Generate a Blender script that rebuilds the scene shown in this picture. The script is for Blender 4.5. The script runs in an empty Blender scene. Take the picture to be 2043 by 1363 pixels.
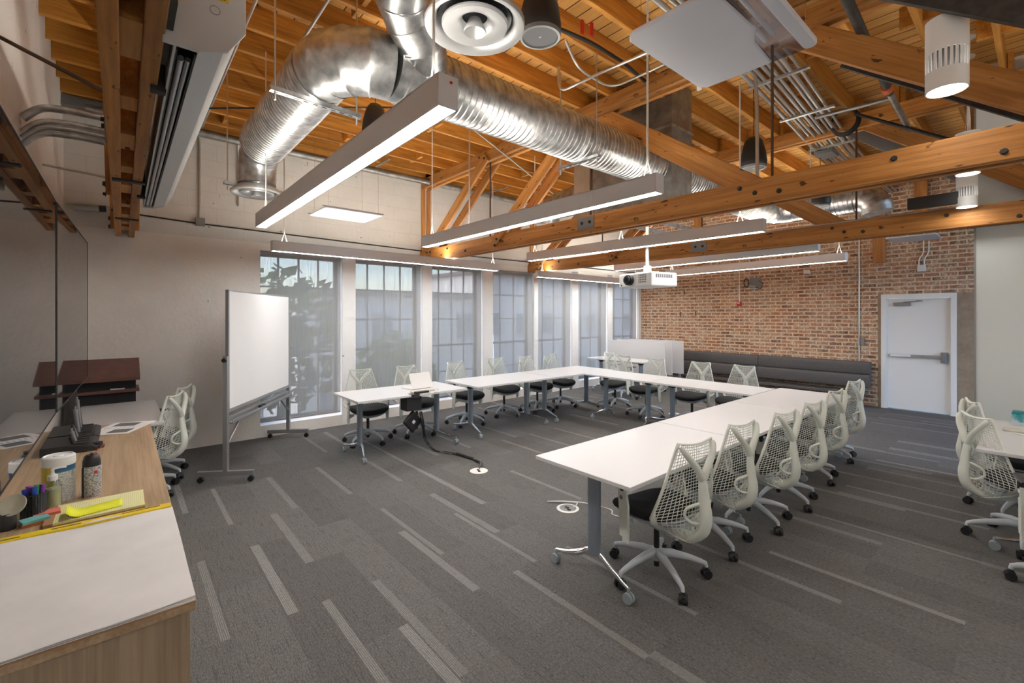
import bpy, bmesh, math, random
from mathutils import Vector, Matrix
from math import sin, cos, pi, radians, atan2, sqrt, hypot

random.seed(7)
S = bpy.context.scene
COL = S.collection

# ------------------------------------------------------------------ camera
cam_data = bpy.data.cameras.new('camera')
cam = bpy.data.objects.new('camera', cam_data)
COL.objects.link(cam)
cam.location = (7.05, 0.0, 1.70)
cam.rotation_euler = (radians(90), 0, radians(49.43))
cam_data.sensor_width = 36.0
cam_data.lens = 16.0
cam_data.shift_y = -0.0259
cam_data.clip_start = 0.05
cam_data.clip_end = 300
S.camera = cam

# ------------------------------------------------------------------ world / exposure
W = bpy.data.worlds.new('sky'); S.world = W
W.use_nodes = True
wn = W.node_tree.nodes; wl = W.node_tree.links
bg = wn['Background']
sky = wn.new('ShaderNodeTexSky'); sky.sky_type = 'NISHITA'
sky.sun_elevation = radians(50); sky.sun_rotation = radians(200); sky.sun_disc = False
sky.air_density = 1.0; sky.dust_density = 2.0
wl.new(sky.outputs[0], bg.inputs[0])
bg.inputs[1].default_value = 0.60
S.view_settings.view_transform = 'Standard'
S.view_settings.look = 'None'
S.view_settings.gamma = 1.0
S.view_settings.exposure = 0.78
FIX = 27.0        # emission of the linear fixtures' lens
UP = 35.0        # upward lens added to brighten the ceiling, unseen from below
SPOT = 24.0

# ------------------------------------------------------------------ helpers
class MB:
    """collects faces for ONE mesh object"""
    def __init__(s): s.v = []; s.f = []; s.mi = []
    def add(s, vs, fs, mi=0):
        n = len(s.v); s.v += [tuple(v) for v in vs]
        for f in fs: s.f.append([i + n for i in f]); s.mi.append(mi)
        return s
    def box(s, x0, x1, y0, y1, z0, z1, mi=0):
        vs = [(x, y, z) for z in (z0, z1) for y in (y0, y1) for x in (x0, x1)]
        return s.add(vs, [(0,2,3,1),(4,5,7,6),(0,1,5,4),(2,6,7,3),(0,4,6,2),(1,3,7,5)], mi)
    def cbox(s, c, d, M=None, mi=0):
        vs = [Vector((x*d[0]/2, y*d[1]/2, z*d[2]/2)) for z in (-1,1) for y in (-1,1) for x in (-1,1)]
        if M is not None: vs = [M @ v for v in vs]
        vs = [v + Vector(c) for v in vs]
        return s.add(vs, [(0,2,3,1),(4,5,7,6),(0,1,5,4),(2,6,7,3),(0,4,6,2),(1,3,7,5)], mi)
    def prism(s, pts, axis, a, b, mi=0):
        """extrude a 2D polygon along an axis; pts are the other two coordinates in order"""
        n = len(pts)
        def mk(p, t):
            if axis == 'x': return (t, p[0], p[1])
            if axis == 'y': return (p[0], t, p[1])
            return (p[0], p[1], t)
        vs = [mk(p, a) for p in pts] + [mk(p, b) for p in pts]
        fs = [list(range(n))[::-1], [n+i for i in range(n)]] + [(i, (i+1) % n, n+(i+1) % n, n+i) for i in range(n)]
        return s.add(vs, fs, mi)
    def tube(s, path, r, seg=10, cap=True, mi=0, flat=None):
        """swept round tube; r number or list; flat=(a,b) scales the section"""
        P = [Vector(p) for p in path]; n = len(P)
        R = r if isinstance(r, (list, tuple)) else [r]*n
        T = []
        for i in range(n):
            t = (P[min(i+1, n-1)] - P[max(i-1, 0)])
            T.append(t.normalized() if t.length > 1e-9 else Vector((0,0,1)))
        up = Vector((0,0,1)) if abs(T[0].z) < .9 else Vector((1,0,0))
        u = T[0].cross(up).normalized()
        vs = []
        for i in range(n):
            if i: 
                u = (u - T[i]*u.dot(T[i]))
                u = u.normalized() if u.length > 1e-6 else T[i].orthogonal().normalized()
            w = T[i].cross(u)
            for k in range(seg):
                a = 2*pi*k/seg
                fu, fw = (flat if flat else (1, 1))
                vs.append(P[i] + u*(cos(a)*R[i]*fu) + w*(sin(a)*R[i]*fw))
        fs = [(i*seg+k, i*seg+(k+1) % seg, (i+1)*seg+(k+1) % seg, (i+1)*seg+k) for i in range(n-1) for k in range(seg)]
        if cap:
            fs.append(list(range(seg))[::-1]); fs.append([(n-1)*seg+k for k in range(seg)])
        return s.add(vs, fs, mi)
    def lathe(s, prof, c=(0,0,0), seg=24, M=None, mi=0):
        """prof: (radius, height) list around local z"""
        n = len(prof); vs = []
        for (r, h) in prof:
            for k in range(seg):
                a = 2*pi*k/seg
                v = Vector((r*cos(a), r*sin(a), h))
                if M is not None: v = M @ v
                vs.append(v + Vector(c))
        fs = [(i*seg+k, i*seg+(k+1) % seg, (i+1)*seg+(k+1) % seg, (i+1)*seg+k) for i in range(n-1) for k in range(seg)]
        return s.add(vs, fs, mi)

def smooth_path(pts, n=6, rad=None):
    """Catmull-Rom through points"""
    P = [Vector(p) for p in pts]
    if len(P) < 3: return P
    out = []
    Q = [P[0]*2-P[1]] + P + [P[-1]*2-P[-2]]
    for i in range(1, len(Q)-2):
        a, b, c, d = Q[i-1], Q[i], Q[i+1], Q[i+2]
        for k in range(n):
            t = k/n
            out.append(.5*((2*b) + (-a+c)*t + (2*a-5*b+4*c-d)*t*t + (-a+3*b-3*c+d)*t**3))
    out.append(P[-1]); return out

def bend_path(pts, rad=.1, n=6):
    """polyline with rounded corners"""
    P = [Vector(p) for p in pts]; out = [P[0]]
    for i in range(1, len(P)-1):
        a = (P[i-1]-P[i]); b = (P[i+1]-P[i])
        r = min(rad, a.length*.49, b.length*.49)
        p0 = P[i]+a.normalized()*r; p1 = P[i]+b.normalized()*r
        for k in range(n+1):
            t = k/n; out.append(p0*(1-t)**2 + P[i]*2*t*(1-t) + p1*t*t)
    out.append(P[-1]); return out

def link(name, data, parent=None):
    o = bpy.data.objects.new(name, data); COL.objects.link(o)
    if parent is not None: o.parent = parent
    return o

def tag(o, label=None, cat=None, group=None, kind=None):
    if label: o['label'] = label
    if cat: o['category'] = cat
    if group: o['group'] = group
    if kind: o['kind'] = kind
    return o

def obj(name, mb, mats, parent=None, smooth=None, bevel=0, loc=None, rot=None, label=None, bseg=2):
    me = bpy.data.meshes.new(name)
    me.from_pydata(mb.v, [], mb.f)
    if not isinstance(mats, (list, tuple)): mats = [mats]
    for m in mats: me.materials.append(m)
    if len(mats) > 1: me.polygons.foreach_set('material_index', mb.mi)
    bm = bmesh.new(); bm.from_mesh(me); bmesh.ops.recalc_face_normals(bm, faces=bm.faces); bm.to_mesh(me); bm.free()
    if smooth:
        me.polygons.foreach_set('use_smooth', [True]*len(me.polygons))
        me.set_sharp_from_angle(angle=radians(smooth))
    me.update()
    o = link(name, me, parent)
    if loc: o.location = loc
    if rot: o.rotation_euler = rot
    if bevel:
        b = o.modifiers.new('bevel', 'BEVEL'); b.width = bevel; b.segments = bseg; b.limit_method = 'ANGLE'; b.angle_limit = radians(40)
    if label: o['label'] = label
    return o

def thing(name, label, cat, loc=(0,0,0), rz=0, group=None):
    o = link(name, None); o.location = loc; o.rotation_euler = (0, 0, rz)
    o.empty_display_size = .1
    return tag(o, label, cat, group)

def kids(o): return [c for c in bpy.data.objects if c.parent == o]
def copy_tree(o, parent=None):
    c = o.copy(); COL.objects.link(c); c.parent = parent
    for k in list(o.children): copy_tree(k, c)
    return c
def dup(root, loc, rz, label, group=None):
    c = copy_tree(root); c.location = loc; c.rotation_euler = (0, 0, rz); c['label'] = label
    if group: c['group'] = group
    return c

# ------------------------------------------------------------------ materials
def mat(name, col, rough=.5, metal=0.0, spec=None, emit=None, es=0, alpha=None, trans=None, ior=None):
    m = bpy.data.materials.new(name); m.use_nodes = True
    b = m.node_tree.nodes['Principled BSDF']
    b.inputs['Base Color'].default_value = (*col, 1)
    b.inputs['Roughness'].default_value = rough
    b.inputs['Metallic'].default_value = metal
    if spec is not None: b.inputs['Specular IOR Level'].default_value = spec
    if emit: b.inputs['Emission Color'].default_value = (*emit, 1); b.inputs['Emission Strength'].default_value = es
    if alpha is not None: b.inputs['Alpha'].default_value = alpha
    if trans is not None: b.inputs['Transmission Weight'].default_value = trans
    if ior: b.inputs['IOR'].default_value = ior
    return m
class NT:
    def __init__(s, m): s.m = m; s.t = m.node_tree; s.b = s.t.nodes['Principled BSDF']
    def n(s, typ, **kw):
        x = s.t.nodes.new(typ)
        for k, v in kw.items():
            if k.startswith('i_'):
                key = k[2:]; key = int(key) if key.isdigit() else key.replace('_', ' ')
                x.inputs[key].default_value = v
            else: setattr(x, k, v)
        return x
    def l(s, a, b): s.t.links.new(a, b)
    def coord(s, scale=(1,1,1), rot=(0,0,0), src='Object', loc=(0,0,0)):
        c = s.n('ShaderNodeTexCoord'); mp = s.n('ShaderNodeMapping')
        mp.inputs['Scale'].default_value = scale; mp.inputs['Rotation'].default_value = rot; mp.inputs['Location'].default_value = loc
        s.l(c.outputs[src], mp.inputs[0]); return mp.outputs[0]
    def ramp(s, fac, stops, interp='LINEAR'):
        r = s.n('ShaderNodeValToRGB'); e = r.color_ramp.elements; r.color_ramp.interpolation = interp
        while len(e) < len(stops): e.new(.5)
        for i, (p, c) in enumerate(stops): e[i].position = p; e[i].color = (*c, 1) if len(c) == 3 else c
        s.l(fac, r.inputs[0]); return r.outputs[0]
    def mix(s, fac, a, b, typ='MIX'):
        x = s.n('ShaderNodeMix', data_type='RGBA', blend_type=typ)
        for k, v in ((0, fac), (6, a), (7, b)):
            if hasattr(v, 'is_linked') or hasattr(v, 'links'): s.l(v, x.inputs[k])
            elif k == 0: x.inputs[0].default_value = v
            else: x.inputs[k].default_value = (*v, 1)
        return x.outputs[2]
    def bump(s, h, strength=.3, dist=.01):
        b = s.n('ShaderNodeBump'); b.inputs['Strength'].default_value = strength; b.inputs['Distance'].default_value = dist
        s.l(h, b.inputs['Height']); s.l(b.outputs[0], s.b.inputs['Normal'])
    def col(s, c): s.l(c, s.b.inputs['Base Color'])

def noise_mat(name, c1, c2, scale=8, rough=.6, metal=0, bump=0, stretch=(1,1,1), detail=5, bdist=.005, lo=.35, hi=.65):
    m = mat(name, c1, rough, metal); t = NT(m)
    co = t.coord(stretch); nz = t.n('ShaderNodeTexNoise', i_Scale=scale, i_Detail=detail); t.l(co, nz.inputs[0])
    t.col(t.ramp(nz.outputs[0], [(lo, c1), (hi, c2)]))
    if bump: t.bump(nz.outputs[0], bump, bdist)
    return m

def wood(name, dark, mid, light, axis='x', grain=1.0, knots=.0, rough=.6, vary=.25):
    m = mat(name, mid, rough); t = NT(m)
    st = {'x': (.7, 9, 9), 'y': (9, .7, 9), 'z': (9, 9, .7)}[axis]
    co = t.coord(tuple(a*grain for a in st))
    n1 = t.n('ShaderNodeTexNoise', i_Scale=1.6, i_Detail=8, i_Roughness=.65, i_Distortion=.6); t.l(co, n1.inputs[0])
    c = t.ramp(n1.outputs[0], [(.28, dark), (.5, mid), (.74, light)])
    st2 = {'x': (1.2, 60, 60), 'y': (60, 1.2, 60), 'z': (60, 60, 1.2)}[axis]
    co2 = t.coord(st2); n2 = t.n('ShaderNodeTexNoise', i_Scale=1.4, i_Detail=3); t.l(co2, n2.inputs[0])
    f = t.ramp(n2.outputs[0], [(.35, (.72, .70, .68)), (.6, (1, 1, 1))])
    c = t.mix(.7, c, f, 'MULTIPLY')
    oi = t.n('ShaderNodeObjectInfo'); mr = t.n('ShaderNodeMapRange'); t.l(oi.outputs['Random'], mr.inputs[0])
    mr.inputs[3].default_value = 1-vary; mr.inputs[4].default_value = 1+vary*.6
    hs = t.n('ShaderNodeHueSaturation'); t.l(mr.outputs[0], hs.inputs['Value']); t.l(c, hs.inputs['Color']); c = hs.outputs[0]
    if knots:
        v = t.n('ShaderNodeTexNoise', i_Scale=1.0, i_Detail=2); cc = t.coord({'x': (9, 22, 22), 'y': (22, 9, 22), 'z': (22, 22, 9)}[axis]); t.l(cc, v.inputs[0])
        k = t.ramp(v.outputs[0], [(.68, (1, 1, 1)), (.73, (.12, .09, .07))])
        c = t.mix(knots, c, k, 'MULTIPLY')
    t.col(c); t.bump(n2.outputs[0], .25, .003)
    return m

M = {}
M['beam_x'] = wood('beam_timber', (.30, .115, .022), (.49, .205, .045), (.64, .31, .085), 'x', knots=.9)
M['beam_z'] = wood('post_timber', (.30, .12, .025), (.48, .20, .05), (.60, .29, .08), 'z')
M['joist'] = wood('joist_timber', (.35, .14, .018), (.58, .255, .04), (.76, .37, .075), 'y')
M['podium_wood'] = noise_mat('podium_laminate', (.115, .045, .034), (.15, .062, .048), 12, .38)
M['podium_black'] = noise_mat('podium_fabric', (.012, .013, .014), (.028, .028, .03), 120, .8)
M['white_top'] = mat('white_laminate', (.66, .665, .675), .3)
M['grey_edge'] = mat('table_edge', (.62, .63, .65), .4)
M['leg_metal'] = mat('grey_blue_metal', (.30, .35, .42), .35, .6)
M['chrome'] = mat('chrome', (.75, .76, .78), .12, 1)
M['black'] = mat('black_plastic', (.018, .018, .02), .45)
M['black_soft'] = noise_mat('black_fabric', (.008, .008, .009), (.02, .02, .022), 300, .95)
M['rubber'] = mat('caster_black', (.012, .012, .014), .5)
M['grey_rubber'] = mat('caster_grey', (.30, .35, .38), .4)
M['chair_white'] = mat('chair_white', (.70, .73, .67), .45)
M['chair_base'] = mat('chair_base_grey', (.50, .54, .58), .42)
M['galv'] = noise_mat('galvanized_steel', (.34, .345, .35), (.60, .61, .61), 14, .34, .93, stretch=(1, 1, 1))
M['galv_dark'] = noise_mat('galvanized_box', (.22, .22, .21), (.36, .355, .34), 9, .42, .8)
M['conduit'] = mat('conduit_steel', (.55, .55, .53), .38, .9)
M['rod'] = mat('rusty_rod', (.10, .055, .035), .6, .4)
M['steel_dark'] = noise_mat('dark_steel', (.035, .034, .034), (.06, .058, .055), 20, .6, .3)
M['steel_grey'] = mat('grey_steel', (.24, .245, .25), .5, .6)
M['fix_grey'] = mat('fixture_grey', (.74, .75, .78), .5)
M['roller_grey'] = mat('roller_grey', (.33, .33, .33), .5)
M['white'] = mat('white_paint', (.78, .78, .77), .5)
M['white_gloss'] = mat('white_plastic', (.80, .80, .80), .3)
M['frame_grey'] = mat('window_frame', (.20, .21, .22), .5)
M['alu'] = mat('aluminium', (.44, .45, .46), .35, .8)
M['board'] = mat('whiteboard_surface', (.86, .87, .88), .12)
M['cable'] = mat('black_cable', (.012, .012, .013), .55)
M['cable_w'] = mat('white_cable', (.72, .71, .66), .5)
M['leather'] = noise_mat('grey_leather', (.075, .070, .071), (.10, .094, .095), 60, .5, bump=.15)
M['glow'] = mat('lamp_lens', (.9, .9, .9), .5, emit=(1.0, .985, .96), es=FIX)
M['glow_up'] = mat('added_uplight_glow', (.9, .9, .9), .5, emit=(1.0, .93, .82), es=UP)
M['glow_spot'] = mat('pendant_lens', (.9, .9, .9), .5, emit=(1.0, .98, .9), es=SPOT)
M['red'] = mat('red_plastic', (.55, .02, .02), .4)
M['red_led'] = mat('red_dot', (.7, .01, .03), .4)
M['yellow'] = noise_mat('yellow_strip', (.72, .52, .01), (.82, .60, .02), 30, .5)
M['paper'] = noise_mat('flip_chart_paper', (.66, .64, .63), (.73, .71, .70), 5, .8)
M['cardboard'] = mat('brown_cardboard', (.36, .20, .10), .8)
M['ink'] = mat('dark_ink', (.03, .03, .035), .8)
M['tv'] = mat('display_glass', (.010, .011, .012), .02, spec=.75)
M['desk'] = wood('oak_laminate', (.31, .205, .115), (.43, .30, .18), (.55, .41, .27), 'x', grain=.8, rough=.4, vary=0)
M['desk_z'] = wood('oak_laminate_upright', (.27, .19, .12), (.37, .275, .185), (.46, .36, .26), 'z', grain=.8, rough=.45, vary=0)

# painted rough wall
def plaster(name, c1, c2, s=3, bs=.35, block=False):
    m = mat(name, c1, .75); t = NT(m); co = t.coord()
    n = t.n('ShaderNodeTexNoise', i_Scale=s, i_Detail=8, i_Roughness=.6); t.l(co, n.inputs[0])
    c = t.ramp(n.outputs[0], [(.3, c1), (.7, c2)])
    n2 = t.n('ShaderNodeTexNoise', i_Scale=22, i_Detail=6); t.l(co, n2.inputs[0])
    # rare chips
    n3 = t.n('ShaderNodeTexNoise', i_Scale=11, i_Detail=3); t.l(co, n3.inputs[0])
    chips = t.ramp(n3.outputs[0], [(.735, (1, 1, 1)), (.75, (.35, .33, .31))])
    c = t.mix(.8, c, chips, 'MULTIPLY')
    h = n2.outputs[0]
    if block:
        co2 = t.coord(rot=(radians(90), 0, radians(90)))
        cc = t.n('ShaderNodeTexCoord'); sp = t.n('ShaderNodeSeparateXYZ'); t.l(cc.outputs['Object'], sp.inputs[0])
        cb = t.n('ShaderNodeCombineXYZ'); t.l(sp.outputs[1], cb.inputs[0]); t.l(sp.outputs[2], cb.inputs[1])
        br = t.n('ShaderNodeTexBrick', i_Scale=1.0); t.l(cb.outputs[0], br.inputs[0])
        br.inputs['Brick Width'].default_value = .62; br.inputs['Row Height'].default_value = .205
        br.inputs['Mortar Size'].default_value = .006; br.inputs['Mortar Smooth'].default_value = .6
        ad = t.n('ShaderNodeMath', operation='MULTIPLY_ADD'); t.l(br.outputs['Fac'], ad.inputs[0]); ad.inputs[1].default_value = -.35; t.l(n2.outputs[0], ad.inputs[2])
        h = ad.outputs[0]
        c = t.mix(t.ramp(br.outputs['Fac'], [(0, (0, 0, 0)), (1, (.22, .22, .22))]), c, (.42, .39, .36))
    t.col(c); t.bump(h, bs, .012)
    return m
M['wall'] = plaster('painted_plaster', (.74, .715, .68), (.81, .785, .75))  # colour lightened to make up for weak light on these walls
M['wall_block'] = plaster('painted_block', (.63, .61, .57), (.69, .67, .64), block=True)  # colour darkened to offset the strong light on the upper wall
M['wall_white'] = plaster('white_column_paint', (.74, .75, .76), (.80, .80, .80), bs=.1)
M['partition'] = noise_mat('partition_paint', (.70, .755, .765), (.74, .785, .785), 1.2, .7)

# deck boards
m = mat('roof_deck_boards', (.6, .33, .1), .7); t = NT(m)
br = t.n('ShaderNodeTexBrick', i_Scale=1.0, offset=.37); t.l(t.coord(), br.inputs[0])
br.inputs['Brick Width'].default_value = 1.3; br.inputs['Row Height'].default_value = .14; br.inputs['Mortar Size'].default_value = .006
br.inputs['Color1'].default_value = (.86, .50, .15, 1); br.inputs['Color2'].default_value = (.62, .31, .07, 1); br.inputs['Mortar'].default_value = (.10, .045, .012, 1)
nz = t.n('ShaderNodeTexNoise', i_Scale=3, i_Detail=6); t.l(t.coord((.6, 9, 9)), nz.inputs[0])
t.col(t.mix(.55, br.outputs[0], t.ramp(nz.outputs[0], [(.3, (.6, .55, .5)), (.65, (1, 1, 1))]), 'MULTIPLY'))
M['deck'] = m

# brick wall
m = mat('old_brick', (.4, .2, .12), .85); t = NT(m)
cc = t.n('ShaderNodeTexCoord'); sp = t.n('ShaderNodeSeparateXYZ'); t.l(cc.outputs['Object'], sp.inputs[0])
cb = t.n('ShaderNodeCombineXYZ'); t.l(sp.outputs[0], cb.inputs[0]); t.l(sp.outputs[2], cb.inputs[1])
nw = t.n('ShaderNodeTexNoise', i_Scale=7, i_Detail=3); t.l(cc.outputs['Object'], nw.inputs[0])
vm = t.n('ShaderNodeVectorMath', operation='MULTIPLY_ADD'); t.l(nw.outputs['Color'], vm.inputs[0]); vm.inputs[1].default_value = (.022, .016, 0); t.l(cb.outputs[0], vm.inputs[2])
br = t.n('ShaderNodeTexBrick', i_Scale=1.0); t.l(vm.outputs[0], br.inputs[0])
br.inputs['Brick Width'].default_value = .215; br.inputs['Row Height'].default_value = .074
br.inputs['Mortar Size'].default_value = .0155; br.inputs['Mortar Smooth'].default_value = .5; br.inputs['Bias'].default_value = -.1
br.inputs['Color1'].default_value = (0, 0, 0, 1); br.inputs['Color2'].default_value = (1, 1, 1, 1); br.inputs['Mortar'].default_value = (.5, .5, .5, 1)
bcol = t.ramp(br.outputs[0], [(0, (.20, .10, .07)), (.3, (.38, .165, .085)), (.55, (.49, .21, .10)), (.75, (.35, .20, .13)), (1, (.57, .38, .22))])
n1 = t.n('ShaderNodeTexNoise', i_Scale=26, i_Detail=5); t.l(cc.outputs['Object'], n1.inputs[0])
bcol = t.mix(.8, bcol, t.ramp(n1.outputs[0], [(.3, (.55, .5, .5)), (.6, (1.05, 1.0, 1.0))]), 'MULTIPLY')
n2 = t.n('ShaderNodeTexNoise', i_Scale=5.5, i_Detail=7, i_Roughness=.7); t.l(cc.outputs['Object'], n2.inputs[0])
mort = t.ramp(n1.outputs[0], [(.3, (.56, .43, .29)), (.7, (.80, .64, .46))])
# mortar smeared over the bricks in patches
sm = t.ramp(n2.outputs[0], [(.40, (0, 0, 0)), (.60, (.9, .9, .9))])
n4 = t.n('ShaderNodeTexNoise', i_Scale=40, i_Detail=3); t.l(cc.outputs['Object'], n4.inputs[0])
sm = t.mix(1.0, sm, t.ramp(n4.outputs[0], [(.42, (.15, .15, .15)), (.58, (1, 1, 1))]), 'MULTIPLY')
c = t.mix(sm, bcol, mort)
c = t.mix(br.outputs['Fac'], c, mort)
t.col(c)
mh = t.n('ShaderNodeMath', operation='MULTIPLY_ADD'); t.l(br.outputs['Fac'], mh.inputs[0]); mh.inputs[1].default_value = -1.0; t.l(n1.outputs[0], mh.inputs[2])
t.bump(mh.outputs[0], .7, .012)
M['brick'] = m
M['rubble'] = plaster('crumbled_mortar', (.26, .19, .13), (.36, .28, .20), s=9, bs=1.0)

# carpet: dark plank tiles with ribs, light strips with fine lines
def carpet(name, c1, c2, line):
    m = mat(name, c1, .95); t = NT(m); m.node_tree.nodes['Principled BSDF'].inputs['Specular IOR Level'].default_value = .15
    g = t.n('ShaderNodeNewGeometry')
    n = t.n('ShaderNodeTexNoise', i_Scale=1.0, i_Detail=2); t.l(t.coord((60, 210, 1)), n.inputs[0])
    nb = t.n('ShaderNodeTexNoise', i_Scale=1.0, i_Detail=2); t.l(t.coord((7, 150, 1)), nb.inputs[0])
    c = t.ramp(n.outputs[0], [(.30, c1), (.68, c2)])
    c = t.mix(.8, c, t.ramp(nb.outputs[0], [(.33, (.62, .62, .62)), (.45, (1, 1, 1))]), 'MULTIPLY')
    if line:
        w = t.n('ShaderNodeTexWave', bands_direction='Y', i_Scale=34.0, i_Distortion=.6); t.l(t.coord(), w.inputs[0])
        c = t.mix(t.ramp(w.outputs[0], [(.30, (.75, .75, .75)), (.6, (0, 0, 0))]), c, (.13, .128, .125))
    mr = t.n('ShaderNodeMapRange'); t.l(g.outputs['Random Per Island'], mr.inputs[0]); mr.inputs[3].default_value = .90; mr.inputs[4].default_value = 1.12
    hs = t.n('ShaderNodeHueSaturation'); t.l(mr.outputs[0], hs.inputs['Value']); t.l(c, hs.inputs['Color'])
    t.col(hs.outputs[0]); t.bump(n.outputs[0], .5, .004)
    return m
M['carpet'] = carpet('carpet_dark', (.080, .079, .077), (.172, .170, .166), False)
M['carpet_line'] = carpet('carpet_light_strip', (.18, .18, .175), (.31, .31, .30), True)

# roller blind fabric: woven, lets some daylight and view through
m = bpy.data.materials.new('blind_fabric'); m.use_nodes = True; nt = m.node_tree; nt.nodes.clear()
out = nt.nodes.new('ShaderNodeOutputMaterial'); df = nt.nodes.new('ShaderNodeBsdfDiffuse'); tl = nt.nodes.new('ShaderNodeBsdfTranslucent'); tp = nt.nodes.new('ShaderNodeBsdfTransparent')
df.inputs[0].default_value = (.34, .335, .32, 1); tl.inputs[0].default_value = (.36, .36, .36, 1); tp.inputs[0].default_value = (1, 1, 1, 1)
m1 = nt.nodes.new('ShaderNodeMixShader'); m1.inputs[0].default_value = .22; m2 = nt.nodes.new('ShaderNodeMixShader')
tc = nt.nodes.new('ShaderNodeTexCoord'); mp = nt.nodes.new('ShaderNodeMapping'); mp.inputs['Scale'].default_value = (1, 45, 1.5); nz = nt.nodes.new('ShaderNodeTexNoise'); nz.inputs['Scale'].default_value = 1.2
mrr = nt.nodes.new('ShaderNodeMapRange'); mrr.inputs[1].default_value = .3; mrr.inputs[2].default_value = .7; mrr.inputs[3].default_value = .12; mrr.inputs[4].default_value = .21
nt.links.new(tc.outputs['Object'], mp.inputs[0]); nt.links.new(mp.outputs[0], nz.inputs[0]); nt.links.new(nz.outputs[0], mrr.inputs[0]); nt.links.new(mrr.outputs[0], m2.inputs[0])
nt.links.new(df.outputs[0], m1.inputs[1]); nt.links.new(tl.outputs[0], m1.inputs[2]); nt.links.new(m1.outputs[0], m2.inputs[1]); nt.links.new(tp.outputs[0], m2.inputs[2]); nt.links.new(m2.outputs[0], out.inputs[0])
M['blind'] = m
def glass(name, tint=(1, 1, 1), mixf=.08, rough=0.0):
    m = bpy.data.materials.new(name); m.use_nodes = True; nt = m.node_tree; nt.nodes.clear()
    out = nt.nodes.new('ShaderNodeOutputMaterial'); a = nt.nodes.new('ShaderNodeBsdfTransparent'); b = nt.nodes.new('ShaderNodeBsdfGlossy'); x = nt.nodes.new('ShaderNodeMixShader')
    a.inputs[0].default_value = (*tint, 1); b.inputs['Roughness'].default_value = rough; x.inputs[0].default_value = mixf
    nt.links.new(a.outputs[0], x.inputs[1]); nt.links.new(b.outputs[0], x.inputs[2]); nt.links.new(x.outputs[0], out.inputs[0]); return m
M['pane'] = glass('window_glass')
M['acrylic'] = glass('clear_panel', (.62, .62, .66), .12, .05)
M['bottle_glass'] = glass('clear_bottle', (.80, .84, .80), .12, .05)

# ================================================================== SETTING
def struct(name, mb, mats, **kw):
    o = obj(name, mb, mats, **kw); o['kind'] = 'structure'; return o
XE, YS, YN = 9.2, -.49, 10.62      # east end, side wall, brick wall
DECK = 4.235

# floor made of carpet plank tiles 1.0 x 0.25 m, some with a light strip (x0, x1, y centre)
STRIPS = [(.27,1.27,1.93),(1.77,2.77,2.475),(2.77,3.77,2.475),(1.77,2.77,2.17),(3.27,4.27,2.23),(3.77,4.77,2.165),(3.27,4.27,1.73),(3.77,4.77,1.665),(4.27,5.27,1.228),
 (4.77,5.77,1.165),(4.27,5.27,.925),(3.27,4.27,3.22),(4.77,5.77,1.98),(5.77,6.77,2.02),(4.77,5.77,2.475),(2.77,3.77,.98),(3.77,4.77,3.405),(.77,1.77,2.48),(1.27,2.27,2.91),
 (1.27,2.27,3.39),(1.27,2.27,4.17),(2.27,3.27,4.93),(2.27,3.27,4.42),(2.27,3.27,3.92),(5.77,6.77,4.48),(5.77,6.77,5.22),(5.77,6.77,4.02),(5.77,6.77,6.30),(5.77,6.77,5.93),(5.77,6.77,5.48),
 (5.77,6.77,6.72),(5.77,6.77,7.41),(5.27,6.27,7.17),(5.77,6.77,7.91),(5.27,6.27,9.02),(5.27,6.27,9.53),(6.77,7.77,4.46),(5.27,6.27,3.23),(5.27,6.27,4.28),(5.77,6.77,2.72),(5.27,6.27,5.17),
 (1.77,2.77,.67),(3.27,4.27,.74),(3.27,4.27,.41),(1.77,2.77,1.65),(1.77,2.77,1.16),(5.77,6.77,3.53),(1.27,2.27,.41),(.27,1.27,1.65),(.27,1.27,2.23),(6.77,7.77,3.98)]
ROWS = {}
for (xa, xb, yc) in STRIPS: ROWS.setdefault(int(math.floor((yc-.195)/.25)), []).append((xa, xb, yc))
fl = MB(); Z0 = 0.0
for j in range(-4, 43):
    y0 = .195+j*.25; y1 = min(y0+.25, YN+.02)
    if y0 >= YN: break
    got = ROWS.get(j, [])
    off = (got[0][0] % 1.0) if got else random.choice([.27, .77])
    x = off-1.0
    while x < XE:
        xa, xb = max(x, -.3), min(x+1.0, XE)
        if xb-xa > .01:
            mine = [g for g in got if abs(g[0]-x) < .1]
            st = None; w = random.choice([.036, .045, .05, .06])
            if mine: st = mine[0][2]-w/2
            elif y0 > 4.9 and random.random() < .22: st = y0+random.choice([.004, .19, .1, .03])
            if st is not None:
                s0 = max(st, y0+.002); s1 = min(s0+w, y1-.002)
                for (a, b, mi) in ((y0, s0, 0), (s0, s1, 1), (s1, y1, 0)):
                    if b-a > 1e-4: fl.add([(xa,a,Z0),(xb,a,Z0),(xb,b,Z0),(xa,b,Z0)], [(0,1,2,3)], mi)
            else: fl.add([(xa,y0,Z0),(xb,y0,Z0),(xb,y1,Z0),(xa,y1,Z0)], [(0,1,2,3)], 0)
        x += 1.0
struct('floor', fl, [M['carpet'], M['carpet_line']])
struct('trim_1', MB().box(-.35, XE+.1, YS-.15, YN+.3, -.12, -.004), M['steel_dark'])   # slab under the carpet

# roof deck
struct('ceiling', MB().box(-.4, XE+.1, YS-.1, YN+.2, DECK, DECK+.06), M['deck'])

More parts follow.
